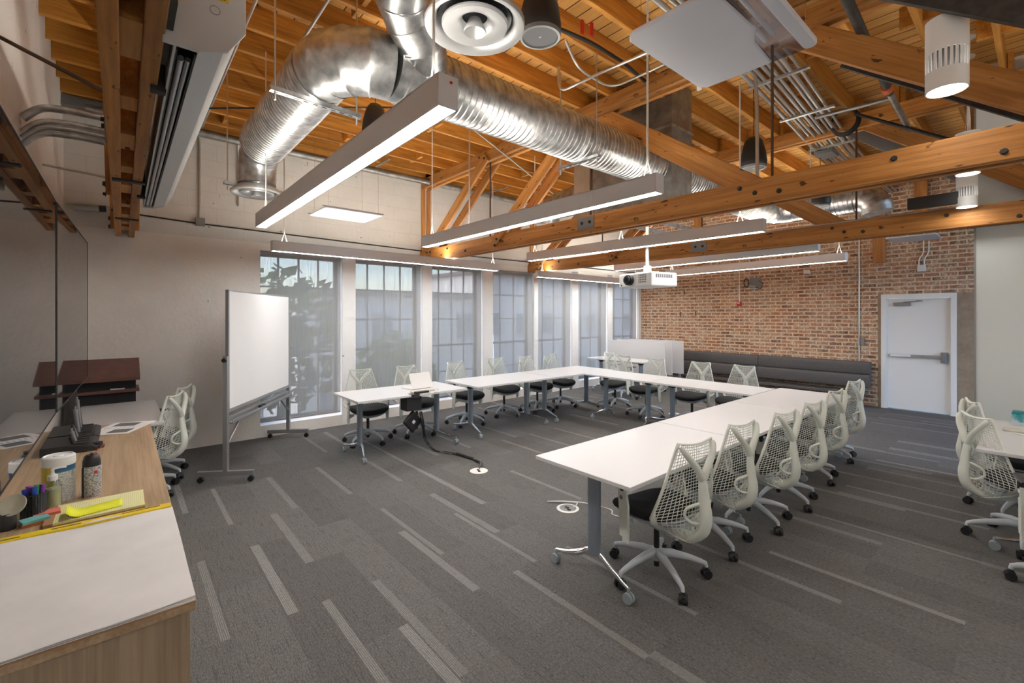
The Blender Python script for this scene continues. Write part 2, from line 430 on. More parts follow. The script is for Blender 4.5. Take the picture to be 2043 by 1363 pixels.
# window wall (x = 0)
WIN = [(1.45, 2.58), (2.79, 3.97), (4.17, 5.29), (5.54, 6.65), (6.77, 7.85), (8.07, 9.16), (9.36, 10.52)]
ZS, ZH = .16, 2.60
b = MB()
b.box(-.30, 0, YS-.1, WIN[0][0], 0, 2.70)
for i, (a, c) in enumerate(WIN):
    b.box(-.30, 0, a, c, 0, ZS)            # sill wall
    b.box(-.30, 0, a, c, ZH, 2.70)         # head
b.box(-.30, 0, WIN[-1][1], YN+.1, 0, 2.70)
struct('wall_window', b, M['wall'])
b = MB()
for i in range(6): b.box(-.301, .006, WIN[i][1], WIN[i+1][0], 0, 2.62)
struct('trim_2', b, M['wall_white'])       # white piers between the windows
b = MB()   # upper block wall steps slightly into the room above a coved band
cov = [(-.30, 2.70), (0, 2.70), (.015, 2.74), (.05, 2.81), (.07, 2.88), (.07, DECK), (-.30, DECK)]
b.prism(cov, 'y', YS-.1, YN+.1)
struct('wall_window_upper', b, M['wall_block'])
# thin hairline ledge at sill level
# windows
for i, (a, c) in enumerate(WIN):
    z0, z1 = ZS, ZH
    n = 4 if i < 3 else 3
    b = MB(); xf = -.27
    b.box(xf, xf+.05, a, a+.05, z0, z1).box(xf, xf+.05, c-.05, c, z0, z1).box(xf, xf+.05, a, c, z0, z0+.06).box(xf, xf+.05, a, c, z1-.06, z1)
    for k in range(1, n): y = a+(c-a)*k/n; b.box(xf+.012, xf+.035, y-.012, y+.012, z0, z1)
    for k in range(1, 5): z = z0+(z1-z0)*k/5; b.box(xf+.01, xf+.04, a, c, z-(.02 if k == 2 else .012), z+(.02 if k == 2 else .012))
    w = struct('window_%d' % (i+1), b, M['frame_grey'])
    obj('window_pane', MB().box(xf+.02, xf+.024, a+.04, c-.04, z0+.05, z1-.05), M['pane'], w)
    obj('sash_lock', MB().box(xf+.04, xf+.075, (a+c)/2-.05, (a+c)/2+.05, z0+.98, z0+1.0), M['black'], w)

# side wall with the displays, enclosure walls, brick wall, partition
b = MB().box(-.3, XE+.1, YS-.12, YS, 0, DECK); struct('wall_left', b, M['wall'])
DX0, DX1, DZ = 5.18, 6.035, 1.995
b = MB().box(-.35, 5.11, YN, YN+.25, 0, DECK).box(5.11, 6.105, YN, YN+.25, 2.075, DECK).box(6.105, XE+.1, YN, YN+.25, 0, DECK)
struct('wall_back', b, M['brick'])
b = MB().box(XE, XE+.12, YS-.1, 6.8, 0, DECK); struct('wall_front', b, M['partition'])
b = MB().box(6.60, XE, 6.66, 6.80, 0, DECK); struct('wall_right', b, M['partition'])
struct('trim_3', MB().box(6.585, 6.60, 6.65, 6.81, 0, DECK), M['alu'])
struct('trim_5', MB().box(6.108, 6.36, YN-.012, YN, 0, 2.08).box(5.06, 5.107, YN-.012, YN, 0, 2.1), M['rubble'])

# door
b = MB().box(5.108, 5.18, YN-.035, YN+.1, 0, 1.995).box(6.035, 6.107, YN-.035, YN+.1, 0, 1.995).box(5.108, 6.107, YN-.035, YN+.1, 1.995, 2.0755)
b.box(5.18, 5.20, YN+.0, YN+.03, 0, 1.995).box(6.015, 6.035, YN+.0, YN+.03, 0, 1.995)
d = struct('door_1', b, M['white'])
obj('door_leaf', MB().box(5.185, 6.03, YN+.03, YN+.075, .01, 1.992), M['white'], d)
h = obj('push_bar', MB().box(5.23, 5.92, YN-.035, YN+.0, .955, 1.0), M['alu'], d, bevel=.006)
obj('latch_case', MB().box(5.91, 5.985, YN-.045, YN+.03, .88, 1.06), M['steel_grey'], h, bevel=.006)
obj('bar_cover', MB().box(5.24, 5.52, YN-.041, YN-.034, .958, .997), M['white'], h)
h = obj('door_closer', MB().box(5.28, 5.52, YN-.03, YN+.03, 1.865, 1.925), M['steel_grey'], d, bevel=.006)
obj('closer_arm', MB().tube([(5.42, YN-.02, 1.93), (5.68, YN-.05, 1.945), (5.60, YN-.02, 1.96)], .008), M['steel_grey'], h)

# ------------------------------------------------------------------ outside: ground, houses, trees (seen through glass and blinds)
gm = noise_mat('asphalt', (.16, .16, .16), (.22, .22, .21), 3, .9)
g = struct('ground_outside', MB().box(-60, -.4, -25, 45, -4.2, -4.0), gm)
bw = noise_mat('render_wall', (.72, .70, .67), (.80, .78, .75), 2, .9); dk = mat('outside_glass', (.30, .33, .36), .3); rf = mat('roof_edge', (.30, .28, .27), .8)
for k, (x, y0, y1, z1, lab) in enumerate([(-13, 5.5, 15, 2.6, 'low pale house across the street seen through the middle blinds'),
                                          (-15, 16, 34, 4.2, 'taller pale house across the street seen through the far blinds')]):
    o = thing('building', lab, 'building', (x, y0, -4))
    obj('facade', MB().box(-6, 0, 0, y1-y0, 0, z1+4), bw, o)
    obj('roof', MB().box(-6.2, .25, -.2, y1-y0+.2, z1+4, z1+4.2), rf, o)
    yy = .8
    while yy < y1-y0-1.6:
        for zz in (1.0, 4.4):
            if zz+1.6 < z1+4:
                f = obj('window', MB().box(0, .05, yy, yy+1.2, zz, zz+1.5), M['white'], o)
                obj('pane', MB().box(.05, .06, yy+.08, yy+1.12, zz+.08, zz+1.42), dk, f)
        yy += 2.3
lf = [noise_mat('leaves_light', (.10, .19, .05), (.22, .34, .10), 6, .8), noise_mat('leaves_dark', (.05, .11, .03), (.12, .22, .06), 6, .8)]
bark = noise_mat('bark', (.06, .045, .03), (.12, .09, .06), 10, .9)
def tree(x, y, h, r, k, lab):
    rn = random.Random(int(x*10+y*100))
    o = thing('street_tree', lab, 'tree', (x, y, -4), 0, None)
    obj('trunk', MB().tube([(0,0,0),(.1,0,h*.35),(0,.1,h*.7)], [.22,.16,.08], 8), bark, o)
    b = MB()
    for q in range(900):
        u = Vector((rn.gauss(0,1), rn.gauss(0,1), rn.gauss(0,1))).normalized()*(rn.random()**.4)
        c = Vector((u.x*r, u.y*r, h+u.z*r*1.1)); s = rn.uniform(.12, .26)
        a = Vector((rn.gauss(0,1), rn.gauss(0,1), rn.gauss(0,1))).normalized(); e = a.orthogonal().normalized()*s; f = a.cross(e).normalized()*s*.6
        b.add([c-e, c-f, c+e, c+f], [(0,1,2,3)])
    obj('crown', b, lf[k], o)
tree(-5.0, -.6, 5.2, 1.9, 0, 'leafy tree outside behind the leftmost blind')
tree(-7.0, 3.4, 5.0, 1.9, 1, 'darker leafy tree outside behind the second blind from the left')
tree(-7.5, 7.2, 3.6, 1.4, 0, 'low leafy tree outside behind the third blind from the left')

# ================================================================== ROLLER BLINDS
ords = ['leftmost', 'second', 'third', 'fourth', 'fifth', 'sixth', 'seventh and narrowest-looking']
for i, (a, c) in enumerate(WIN):
    z0 = [.20, .20, .22, .25, .25, .25, .25][i]; xo = -.03 if i < 6 else -.08
    t = thing('roller_blind', 'grey sheer roller blind pulled down, %s along the window wall' % (ords[i] if i == 0 else ords[i]+' from the left'), 'window blind', (xo, a, z0), 0, 'roller blinds on the window wall')
    w = c-a; H = ZH-z0
    skew = .05 if i == 3 else 0
    b = MB(); n = 8
    vs = []; 
    for kz in range(n+1):
        for ky in range(7):
            tt = kz/n; vs.append((.012*sin(ky*2.1+i)*(1-tt), .012+(w-.024)*ky/6 + skew*(1-tt), .02+(H-.06)*tt))
    b.add(vs, [(r*7+q, r*7+q+1, (r+1)*7+q+1, (r+1)*7+q) for r in range(n) for q in range(6)])
    f = obj('blind_fabric', b, M['blind'], t, smooth=40)
    obj('roller', MB().tube([(-.02, .01, H-.03), (-.02, w-.01, H-.03)], .025, 12), M['roller_grey'], t, smooth=40)
    obj('hem_bar', MB().cbox((0, w/2+skew, .012), (.02, w-.03, .025)), M['roller_grey'], t, bevel=.003)

# ================================================================== ROOF TRUSSES
def plank(name, x0, z0, x1, z1, h, y, t, par, m='beam_x'):
    """board in the xz plane, local x along its length"""
    L = hypot(x1-x0, z1-z0); a = atan2(z1-z0, x1-x0)
    b = MB().box(0, L, -t/2, t/2, -h/2, h/2)
    return obj(name, b, M[m], par, loc=(x0, y, z0), rot=(0, -a, 0), bevel=.004, bseg=1)
def truss(y, zc, label, full=True, blocks=False):
    o = thing('roof_truss', label, 'roof truss', (0, y, zc), 0, 'timber roof trusses')
    e = .11 if full else .11
    for s in (-1, 1):
        plank('bottom_chord', 0.0, .10, 9.1, .10, .20, s*.0575, .055, o)
        plank('top_chord', .0, 4.03-zc-.08, 9.1, 4.03-zc-.08, .16, s*.0575, .055, o)
    T = 4.03-zc-.10; B = .10
    for (x0, z0, x1, z1) in ((.28, B, 1.95, T), (2.12, B, 3.66, T)):
        for s in (-1, 1): plank('web_member', x0, z0, x1, z1, .15, s*.105, .038, o)
    for (x0, z0, x1, z1) in ((3.82, T, 5.55, B), (5.74, T, 7.35, B)):
        plank('web_member', x0, z0, x1, z1, .19, 0, .056, o)
        plank('web_member', x0+.02, z0-.03, x1, z1-.03, .16, -.044, .025, o) if False else None
    obj('wall_post', MB().box(.005, .10, -.085, -.02, .2, 4.03-zc-.16).box(.005, .10, .02, .085, .2, 4.03-zc-.16), M['beam_z'], o, bevel=.004, bseg=1)
    for x in (1.90, 3.74, 5.62):
        obj('tie_rod', MB().tube([(x, 0, .0), (x, 0, 4.03-zc-.05)], .011, 8), M['rod'], o, smooth=40)
    for s in (-1, 1):
        b = MB().box(3.62, 3.86, s*.086-(.008 if s < 0 else 0), s*.086+(.008 if s > 0 else 0), .045, .185)
        obj('gusset_plate', b, M['steel_grey'], o, bevel=.002)
    # bolts
    pts = [(x, z) for x in (.34, .44) for z in (.05, .14)] + [(2.16, .05), (2.2, .13), (2.28, .10)] + [(5.40, .15), (5.52, .09), (5.70, .07)] + [(3.69, .12), (3.80, .12)] + [(1.8, T+.02), (1.92, T-.02), (3.5, T+.02), (3.62, T)] + [(.9, .15), (1.4, .06), (6.4, .14), (6.9, .05)]
    for (x, z) in pts:
        yy = -.127 if (x < 2.3 and x not in (.9, 1.4)) else (-.096 if 3.6 < x < 3.9 and z < .3 else -.087)
        Mx = Matrix.Rotation(radians(90), 3, 'X')
        obj('bolt', MB().lathe([(.0, -.014), (.012, -.014), (.013, 0), (.020, 0), (.020, .006), (0, .006)], (x, yy, z), 8, Matrix.Rotation(radians(-90), 3, 'X')), M['steel_dark'], o, smooth=30)
    if blocks:
        for k, x in enumerate([.5, .95, 1.25, 1.9, 2.5, 3.15, 3.7, 4.35, 4.9, 5.6, 6.3]):
            obj('spacer_block', MB().box(x, x+(.16 if k % 2 else .28), -.029, .029, .01, .19), M['beam_x'], o)
        for x in (1.32, 2.95):
            obj('gusset_plate', MB().box(x, x+.055, -.075, .10, -.012, 0), M['steel_dark'], o)
    else:
        for x in (.8, 2.7, 4.6, 6.5, 8.2): obj('spacer_block', MB().box(x, x+.3, -.029, .029, .02, .18), M['beam_x'], o)
    return o
truss(.022, 2.62, 'double plank timber roof truss nearest the camera, directly above the desk and screen housing', blocks=True)
truss(4.0, 2.605, 'double plank timber roof truss crossing the middle of the picture above the tables')
truss(6.55, 2.59, 'double plank timber roof truss nearest the brick wall, behind the middle one')

# ceiling joists run along y on top of the trusses
jm = MB().box(-.022, .022, 0, 1.0, 4.03, DECK)
xs = [.02+.40*k for k in range(23)]
NTH = ['first', 'second', 'third', 'fourth', 'fifth', 'sixth', 'seventh', 'eighth', 'ninth', 'tenth', 'eleventh', 'twelfth', 'thirteenth', 'fourteenth', 'fifteenth', 'sixteenth', 'seventeenth', 'eighteenth', 'nineteenth', 'twentieth', 'twenty-first', 'twenty-second', 'twenty-third']
bays = [(YS, .06, 'above the displays'), (-.02, 4.04, 'between near and middle truss'), (3.96, 6.60, 'between middle and far truss'), (6.50, YN, 'beyond the far truss')]
for bi, (a, c, lab) in enumerate(bays):
    src = None
    for k, x in enumerate(xs):
        x2 = x + (.023 if bi % 2 else -.023)
        if x2 < .1: x2 = .12
        if src is None:
            src = obj('ceiling_joist', MB().box(-.021, .021, a, c, 4.03, DECK), M['joist'], bevel=.003, bseg=1)
            tag(src, 'rough timber ceiling joist in the row %s' % lab, 'joist', 'ceiling joists %s' % lab); o = src
        else:
            o = src.copy(); COL.objects.link(o)
        o.location.x = x2
        o['label'] = 'rough timber ceiling joist %s, %s from the window wall' % (lab, NTH[k])
# blocking between joists
src = None
for (x, y) in [(.43, .95), (.83, 2.3), (1.63, 1.5), (2.43, 1.6), (3.23, 2.2), (3.63, 1.4), (2.03, 3.0), (.83, 3.4), (4.43, 2.4), (5.23, 1.9), (1.23, 5.2), (2.43, 5.4), (4.03, 5.2), (5.23, 5.5), (6.03, 2.6), (6.43, 4.9), (6.83, 5.6), (5.63, 4.8)]:
    if src is None:
        src = obj('blocking_board', MB().box(-.177, .177, -.019, .019, 4.06, DECK), M['joist'], bevel=.003, bseg=1); o = src
        tag(src, 'short timber block set crosswise between two ceiling joists', 'timber block', 'timber blocks between the joists')
    else: o = src.copy(); COL.objects.link(o)
    o.location = (x+.02, y, 0)
    o['label'] = 'timber block right of joist %s from the window wall, %s' % (NTH[int(round((x-.23)/.4))], ('close to the near truss' if y < 1.7 else 'before the middle truss') if y < 2.7 else ('touching the middle truss' if y < 4 else 'beyond the middle truss'))
# timber posts standing against the brick
for (x, lab) in ((5.085, 'short timber post on the brick wall above and left of the door'), (1.63, 'short timber post on the brick wall near the window corner'), (5.66, 'short timber post on the brick wall above the door')):
    z0 = 2.66 if x == 5.085 else (2.9 if x == 1.63 else 3.2)
    o = obj('wall_post', MB().box(x-.09, x+.09, YN-.09, YN-.002, z0, 4.03), M['beam_z'], bevel=.005, bseg=1); tag(o, lab, 'post')

# ================================================================== LINEAR LIGHT FIXTURES
def fixture(x0, y0, x1, y1, zb, label, cables=(), dot=False):
    """box fixture from p0 to p1, bottom at zb; local x runs along it"""
    L = hypot(x1-x0, y1-y0); a = atan2(y1-y0, x1-x0)
    t = thing('linear_pendant_light', label, 'ceiling light', (x0, y0, zb), a, 'linear pendant lights')
    w, h = .088, .125
    b = MB()
    b.box(.012, L-.012, -w/2, -w/2+.006, 0, h).box(.012, L-.012, w/2-.006, w/2, 0, h).box(.012, L-.012, -w/2, w/2, h*.5, h*.5+.004)
    b.box(.012, L-.012, -w/2, -w/2+.022, h-.006, h).box(.012, L-.012, w/2-.022, w/2, h-.006, h)
    obj('housing', b, M['fix_grey'], t)
    for s in (0, L-.012):
        e = obj('end_cap', MB().box(s, s+.012, -w/2, w/2, 0, h), M['fix_grey'], t, bevel=.002)
        if dot and s: obj('indicator_dot', MB().lathe([(0,0),(.006,0),(.006,.003),(0,.003)], (L, .01, h*.78), 10, Matrix.Rotation(radians(90), 3, 'Y')), M['red_led'], e)
    obj('lens', MB().box(.012, L-.012, -w/2+.007, w/2-.007, .003, .010), M['glow'], t)
    obj('added_uplight_lens', MB().box(.03, L-.03, -.030, .030, h-.004, h+.001), M['glow_up'], t)  # added glow aimed up at the ceiling and upper walls
    for (s, zt) in cables:
        p = L*s
        b = MB().tube([(p-.03, 0, h), (p-.004, 0, h+.10), (p-.004, 0, zt-zb)], .0035, 6).tube([(p+.03, 0, h), (p+.004, 0, h+.10), (p+.004, 0, zt-zb)], .0035, 6)
        obj('suspension_cable', b, M['cable_w'], t, smooth=40)
    return t
fixture(2.38, .965, 5.56, .955, 2.50, 'grey linear pendant light nearest the camera, with a red dot on its end', ((.06, 4.03), (.965, 4.03)), True)
fixture(2.27, 2.72, 5.42, 2.67, 2.50, 'grey linear pendant light just in front of the middle timber truss', ((.06, 4.03), (.97, 4.03)))
fixture(2.06, 4.60, 5.31, 4.68, 2.50, 'grey linear pendant light passing just in front of the projector pole', ((.04, 4.03), (.5, 4.03), (.93, 4.03)))
fixture(1.98, 6.82, 5.22, 6.64, 2.50, 'linear pendant light just beyond the far timber truss, passing behind the projector mount', ((.04, 4.03), (.97, 4.03)))
fixture(1.95, 8.60, 5.16, 8.12, 2.50, 'linear pendant light closest to the brick wall and parallel to it', ((.04, 4.03), (.97, 4.03)))
fixture(1.02, 1.36, .82, 5.00, 2.47, 'long grey linear pendant light running along the four left blinds', ((.04, 4.03), (.97, 4.03)))
fixture(.62, 6.15, .52, 9.7, 2.44, 'long grey linear pendant light running along the blinds near the brick wall corner', ((.04, 4.03), (.97, 4.03)))

# cylindrical pendant spots in front of the partition
def cyl_light(x, y, z0, z1, r, label, top=4.235):
    t = thing('cylinder_pendant_light', label, 'ceiling light', (x, y, z0), 0, 'cylinder pendant lights')
    H = z1-z0; b = MB(); seg = 48
    zz = [0, H*.29, H*.52, H]
    slot0 = H*.27; slot1 = H*.53
    # tube body with cut slots
    for (a, c) in ((0, slot0), (slot1, H)): b.lathe([(r-.006, a), (r, a), (r, c), (r-.006, c)], (0,0,0), seg)
    for k in range(seg):
        if k % 2 == 0:
            a0, a1 = 2*pi*k/seg, 2*pi*(k+1)/seg
            vs = [(R*cos(q), R*sin(q), h) for h in (slot0, slot1) for (R, q) in ((r, a0), (r, a1), (r-.006, a1), (r-.006, a0))]
            b.add(vs, [(0,1,5,4),(1,2,6,5),(2,3,7,6),(3,0,4,7)])
    b.lathe([(r, H), (r*.5, H+.004), (0, H+.004)], (0,0,0), seg)
    obj('body', b, M['white_gloss'], t, smooth=40)
    obj('inner_baffle', MB().lathe([(r-.025, .02), (r-.025, H-.01)], (0,0,0), 24), M['steel_grey'], t, smooth=40)
    obj('lens', MB().lathe([(0, .006), (r-.010, .006), (r-.010, .012), (0, .012)], (0,0,0), 32), M['glow_spot'], t)
    obj('cable', MB().tube(smooth_path([(.005, .01, H), (.012, .014, H+.12), (.004, .01, H+.3), (.01, .01, top-z0)]), .007, 8), M['cable_w'], t, smooth=40)
    obj('hanger', MB().tube([(-.01, 0, H-.01), (-.01, 0, top-z0)], .003, 6).tube([(-.01, 0, H), (-.01, 0, H+.07)], .007, 8), M['chrome'], t, smooth=40)
    obj('canopy', MB().lathe([(0, top-z0-.012), (.06, top-z0-.012), (.06, top-z0), (0, top-z0)], (0, 0, 0), 24), M['white_gloss'], t, smooth=40)
cyl_light(6.69, 3.576, 2.98, 3.385, .093, 'large white cylinder pendant light at the top right, in front of the upper beam')
cyl_light(6.60, 5.86, 2.985, 3.36, .085, 'white cylinder pendant light mostly hidden behind the middle truss beam')
cyl_light(6.56, 6.30, 2.76, 3.12, .078, 'white cylinder pendant light hanging against the corner of the pale partition')

# ================================================================== AIR DUCTS
def ribbed(b, p0, p1, r, pitch=.05, seg=40, rib=.007):
    p0, p1 = Vector(p0), Vector(p1); L = (p1-p0).length; n = max(2, int(L/pitch)); path = []; rad = []
    for i in range(n):
        for (f, dr) in ((.0, 0), (.70, 0), (.80, rib), (.90, rib)):
            path.append(p0.lerp(p1, (i+f)/n)); rad.append(r+dr)
    path.append(p1); rad.append(r); b.tube(path, rad, seg)
def gored(b, pts, r, rr, seg=40):
    """segmented elbow through pts with raised seams"""
    path = []; rad = []
    P = [Vector(p) for p in pts]
    for i, p in enumerate(P):
        d = (P[min(i+1, len(P)-1)]-P[max(i-1, 0)]).normalized()
        if 0 < i < len(P)-1:
            for (o_, q) in ((-.008, 0), (-.005, rr), (.005, rr), (.008, 0)): path.append(p+d*o_); rad.append(r+q)
        else: path.append(p); rad.append(r)
    b.tube(path, rad, seg)
def arc(c, a0, a1, rad, u, v, n):
    c, u, v = Vector(c), Vector(u), Vector(v)
    return [c+u*(rad*cos(a0+(a1-a0)*k/n))+v*(rad*sin(a0+(a1-a0)*k/n)) for k in range(n+1)]
DXc, DZc, R0 = 4.26, 3.32, .20
t = thing('round_air_duct', 'large ribbed galvanised round air duct running towards the brick wall, elbowing off to the left', 'air duct', (0,0,0))
b = MB(); ribbed(b, (DXc, 1.72, DZc), (DXc, 4.46, DZc), R0); obj('spiral_pipe', b, M['galv'], t, smooth=28)
b = MB(); b.tube([(DXc, 1.18+.15, DZc), (DXc, 1.40, DZc), (DXc, 1.405, DZc), (DXc, 1.415, DZc), (DXc, 1.42, DZc), (DXc, 1.70, DZc), (DXc, 1.705, DZc), (DXc, 1.72, DZc)], [R0, R0, R0+.008, R0+.008, R0, R0, R0+.008, R0+.008], 40); obj('tee_fitting', b, M['galv'], t, smooth=28)
ce = (DXc-.32, 1.33, DZc)
b = MB(); gored(b, arc(ce, 0, -pi/2, .32, (1,0,0), (0,1,0), 4), R0, .006); obj('elbow', b, M['galv'], t, smooth=28)
b = MB(); ribbed(b, (DXc-.32, 1.01, DZc), (2.28, 1.01, DZc), R0*.97); obj('spiral_pipe', b, M['galv'], t, smooth=28)
def diffuser(x, y, z, r, neck_r, zt, label):
    o = thing('round_air_diffuser', label, 'air diffuser', (x, y, z))
    obj('neck', MB().lathe([(neck_r*1.15, .03), (neck_r, .06), (neck_r, zt-z)], (0,0,0), 32), M['galv'], o, smooth=40)
    obj('outer_cone', MB().lathe([(r, .0), (r*.985, -.010), (r*.93, -.012), (r*.86, -.002), (r*.78, .020), (r*.745, .045), (r*.74, .055), (r*.76, .06), (r, .012), (r, 0)], (0,0,0), 48), M['alu_paint'], o, smooth=50)
    obj('middle_cone', MB().lathe([(r*.66, .002), (r*.645, -.008), (r*.56, -.010), (r*.42, .0), (r*.30, .018), (r*.25, .04), (r*.30, .05), (r*.66, .010), (r*.66, .002)], (0,0,0), 48), M['alu_paint'], o, smooth=50)
    obj('inner_cone', MB().lathe([(0, .012), (r*.08, .004), (r*.17, -.02), (r*.215, -.032), (r*.225, -.026), (r*.12, .03), (0, .04)], (0,0,0), 32), M['alu_paint'], o, smooth=50)
    obj('dark_throat', MB().lathe([(0, .058), (r*.75, .058), (r*.75, .062), (0, .062)], (0,0,0), 32), M['black'], o)
    return o
M['alu_paint'] = mat('diffuser_silver', (.50, .505, .51), .36, .35)
b = MB(); gored(b, arc((2.28, 1.01, DZc-.26), pi/2, pi, .26, (1,0,0), (0,0,1), 4)+[Vector((2.02, 1.01, 2.98))], .165, .005); obj('end_elbow', b, M['galv'], t, smooth=28)
diffuser(2.0, 1.01, 2.90, .23, .15, 3.0, 'round silver ceiling diffuser at the end of the duct against the white block wall')
# branch over to the near diffuser
bp_ = smooth_path([(DXc+.02, 1.58, DZc+.03), (DXc+.22, 1.44, 3.43), (4.62, 1.24, 3.56), (4.95, 1.15, 3.60), (5.22, 1.22, 3.52), (5.31, 1.26, 3.34), (5.31, 1.26, 3.15)], 2)
b = MB(); gored(b, bp_, .155, .006); obj('branch_elbows', b, M['galv'], t, smooth=28)
diffuser(5.31, 1.26, 3.06, .235, .15, 3.16, 'large round silver ceiling diffuser at the top centre, beside the black speaker')
# vertical rectangular duct riser behind the middle truss
t2 = thing('rectangular_duct', 'tall rectangular sheet metal duct rising behind the middle timber truss', 'air duct', (0,0,0))
obj('riser', MB().box(3.44, 4.50, 4.40, 4.82, 2.86, 4.20), M['galv_dark'], t2, bevel=.004)
obj('flange', MB().box(3.43, 4.515, 4.385, 4.83, 3.70, 3.72).box(3.43, 4.515, 4.385, 4.83, 2.86, 2.88), M['galv'], t2)
t3 = thing('rectangular_duct', 'narrow tan rectangular duct seen left of the tall riser, behind the ribbed duct', 'air duct', (0,0,0))
obj('riser', MB().box(3.08, 3.34, 4.46, 4.72, 2.84, 4.2), noise_mat('tan_duct', (.38, .31, .24), (.46, .38, .30), 6, .5, .4), t3, bevel=.004)
t4 = thing('round_air_duct', 'ribbed round duct continuing from the riser over the far truss to an elbow', 'air duct', (0,0,0))
b = MB(); ribbed(b, (DXc, 4.82, DZc), (DXc, 7.45, DZc), R0); obj('spiral_pipe', b, M['galv'], t4, smooth=28)
b = MB(); gored(b, arc((DXc+.3, 7.45, DZc), pi, pi/2, .3, (1,0,0), (0,1,0), 4), R0, .006); obj('elbow', b, M['galv'], t4, smooth=28)
b = MB(); ribbed(b, (DXc+.3, 7.75, DZc), (5.35, 7.75, DZc), R0*.95); obj('spiral_pipe', b, M['galv'], t4, smooth=28)
b = MB(); gored(b, arc((5.35, 7.75, DZc-.24), pi/2, 0, .24, (1,0,0), (0,0,1), 4), R0*.9, .006); obj('end_elbow', b, M['galv'], t4, smooth=28)
t5 = thing('round_air_duct', 'ribbed round duct running left from the riser towards the window wall', 'air duct', (0,0,0))
b = MB(); ribbed(b, (3.08, 4.95, 3.34), (2.35, 4.95, 3.34), .19); obj('spiral_pipe', b, M['galv'], t5, smooth=28)
b = MB(); gored(b, arc((2.35, 4.95, 3.34-.26), pi/2, pi, .26, (1,0,0), (0,0,1), 4), .18, .005); obj('end_elbow', b, M['galv'], t5, smooth=28)

obj('hanger', MB().tube([(2.7, 4.95, 3.53), (2.7, 4.95, 4.235)], .006, 8).tube([(2.7, 4.76, 3.34), (2.7, 4.80, 3.50), (2.7, 4.95, 3.54), (2.7, 5.10, 3.50), (2.7, 5.14, 3.34)], .004, 6), M['conduit'], t5)
# ================================================================== TABLES
def make_table(L, Wd, x, y, label, rz=0, group='folding conference tables'):
    """centre at x,y; length along local y, width along local x"""
    t = thing('conference_table', label, 'table', (x, y, 0), rz, group)
    obj('tabletop', MB().box(-Wd/2, Wd/2, -L/2, L/2, .710, .735), M['white_top'], t, bevel=.003)
    obj('frame_beam', MB().box(-.02, .02, -L/2+.22, L/2-.22, .665, .695).box(-.16, .16, -L/2+.16, -L/2+.24, .69, .71).box(-.16, .16, L/2-.24, L/2-.16, .69, .71), M['black'], t)
    for s in (-1, 1):
        yy = s*(L/2-.20)
        g = obj('leg_column', MB().tube([(-.035, yy, .13), (-.035, yy, .655)], .050, 14, flat=(.62, 1.0)), M['leg_metal'], t, smooth=40)
        obj('leg_bracket', MB().tube([(-.035, yy, .64), (-.035, yy, .70)], [.046, .075], 14), M['black'], g, smooth=40)
        b = MB(); ex = Wd/2-.09
        for q in (-1, 1):
            b.tube(smooth_path([(-.035, yy, .15), (-.035+q*.07, yy-s*.0, .125), (q*ex*.6, yy-s*.05*-1, .10), (q*ex, yy+s*.09, .085)], 4), [.024]*5+[.02]*4+[.014]*4, 8, flat=(.7, 1))
        obj('foot', b, M['chrome'], g, smooth=50)
        for q in (-1, 1):
            cx, cy = q*ex, yy+s*.09
            c = obj('caster', MB().tube([(cx, cy-.020, .032), (cx, cy-.004, .032)], .032, 14).tube([(cx, cy+.004, .032), (cx, cy+.020, .032)], .032, 14).tube([(cx, cy, .05), (cx, cy, .09)], .010, 8), M['grey_rubber'], t, smooth=40)
    return t
make_table(1.47, .80, 1.70, 2.72, 'white conference table nearest the whiteboard, with the laptop and hanging power box')
make_table(1.49, .84, 1.70, 4.365, 'white conference table in the window row, second from the whiteboard')
make_table(1.46, .84, 1.70, 5.85, 'white conference table at the window row far corner')
make_table(1.20, .72, 2.72, 6.14, 'short white conference table joining the window row to the far row', radians(90))
make_table(1.44, .72, 4.045, 6.14, 'white conference table in the far row beside the right hand row', radians(90))
make_table(1.51, .77, 5.165, 2.91, 'white conference table nearest the camera, front of the right row')
make_table(1.49, .77, 5.165, 4.42, 'white conference table in the middle of the right row')
make_table(1.45, .77, 5.165, 5.90, 'white conference table at the far end of the right row')
make_table(1.42, .80, 7.13, 5.40, 'white table at the right edge beside the partition with a tissue box')
make_table(1.46, .62, 1.16, -.02, 'white table between the desk and the window wall at left', radians(90))
make_table(1.44, .60, 1.02, 8.32, 'white table near the brick corner in front of the folded tables', radians(90))

# folded nesting tables standing on edge by the brick corner
for k, (y, x1, lab) in enumerate(((8.92, 1.72, 'front folded white table of the three standing on edge near the brick wall'), (9.42, 1.60, 'middle folded white table of the three standing on edge'), (9.80, 1.66, 'rear folded white table of the three standing on edge, closest to the brick wall'))):
    t = thing('folded_table', lab, 'table', (x1-.75, y, 0), 0, 'folded tables on edge')
    obj('tabletop', MB().box(-.75, .75, 0, .025, .34, 1.10), M['white_top'], t, bevel=.003)
    for s in (-1, 1):
        obj('leg_column', MB().tube([(s*.62, .07, .1), (s*.62, .07, .70)], .035, 10), M['leg_metal'], t, smooth=40)
        obj('foot', MB().tube([(s*.62, -.10, .08), (s*.62, .07, .11), (s*.62, .22, .08)], .016, 8), M['chrome'], t, smooth=40)
        for q in (-.10, .22): obj('caster', MB().tube([(s*.62-.015, q, .03), (s*.62+.015, q, .03)], .03, 12).tube([(s*.62, q, .03), (s*.62, q, .085)], .01, 8), M['rubber'], t, smooth=40)

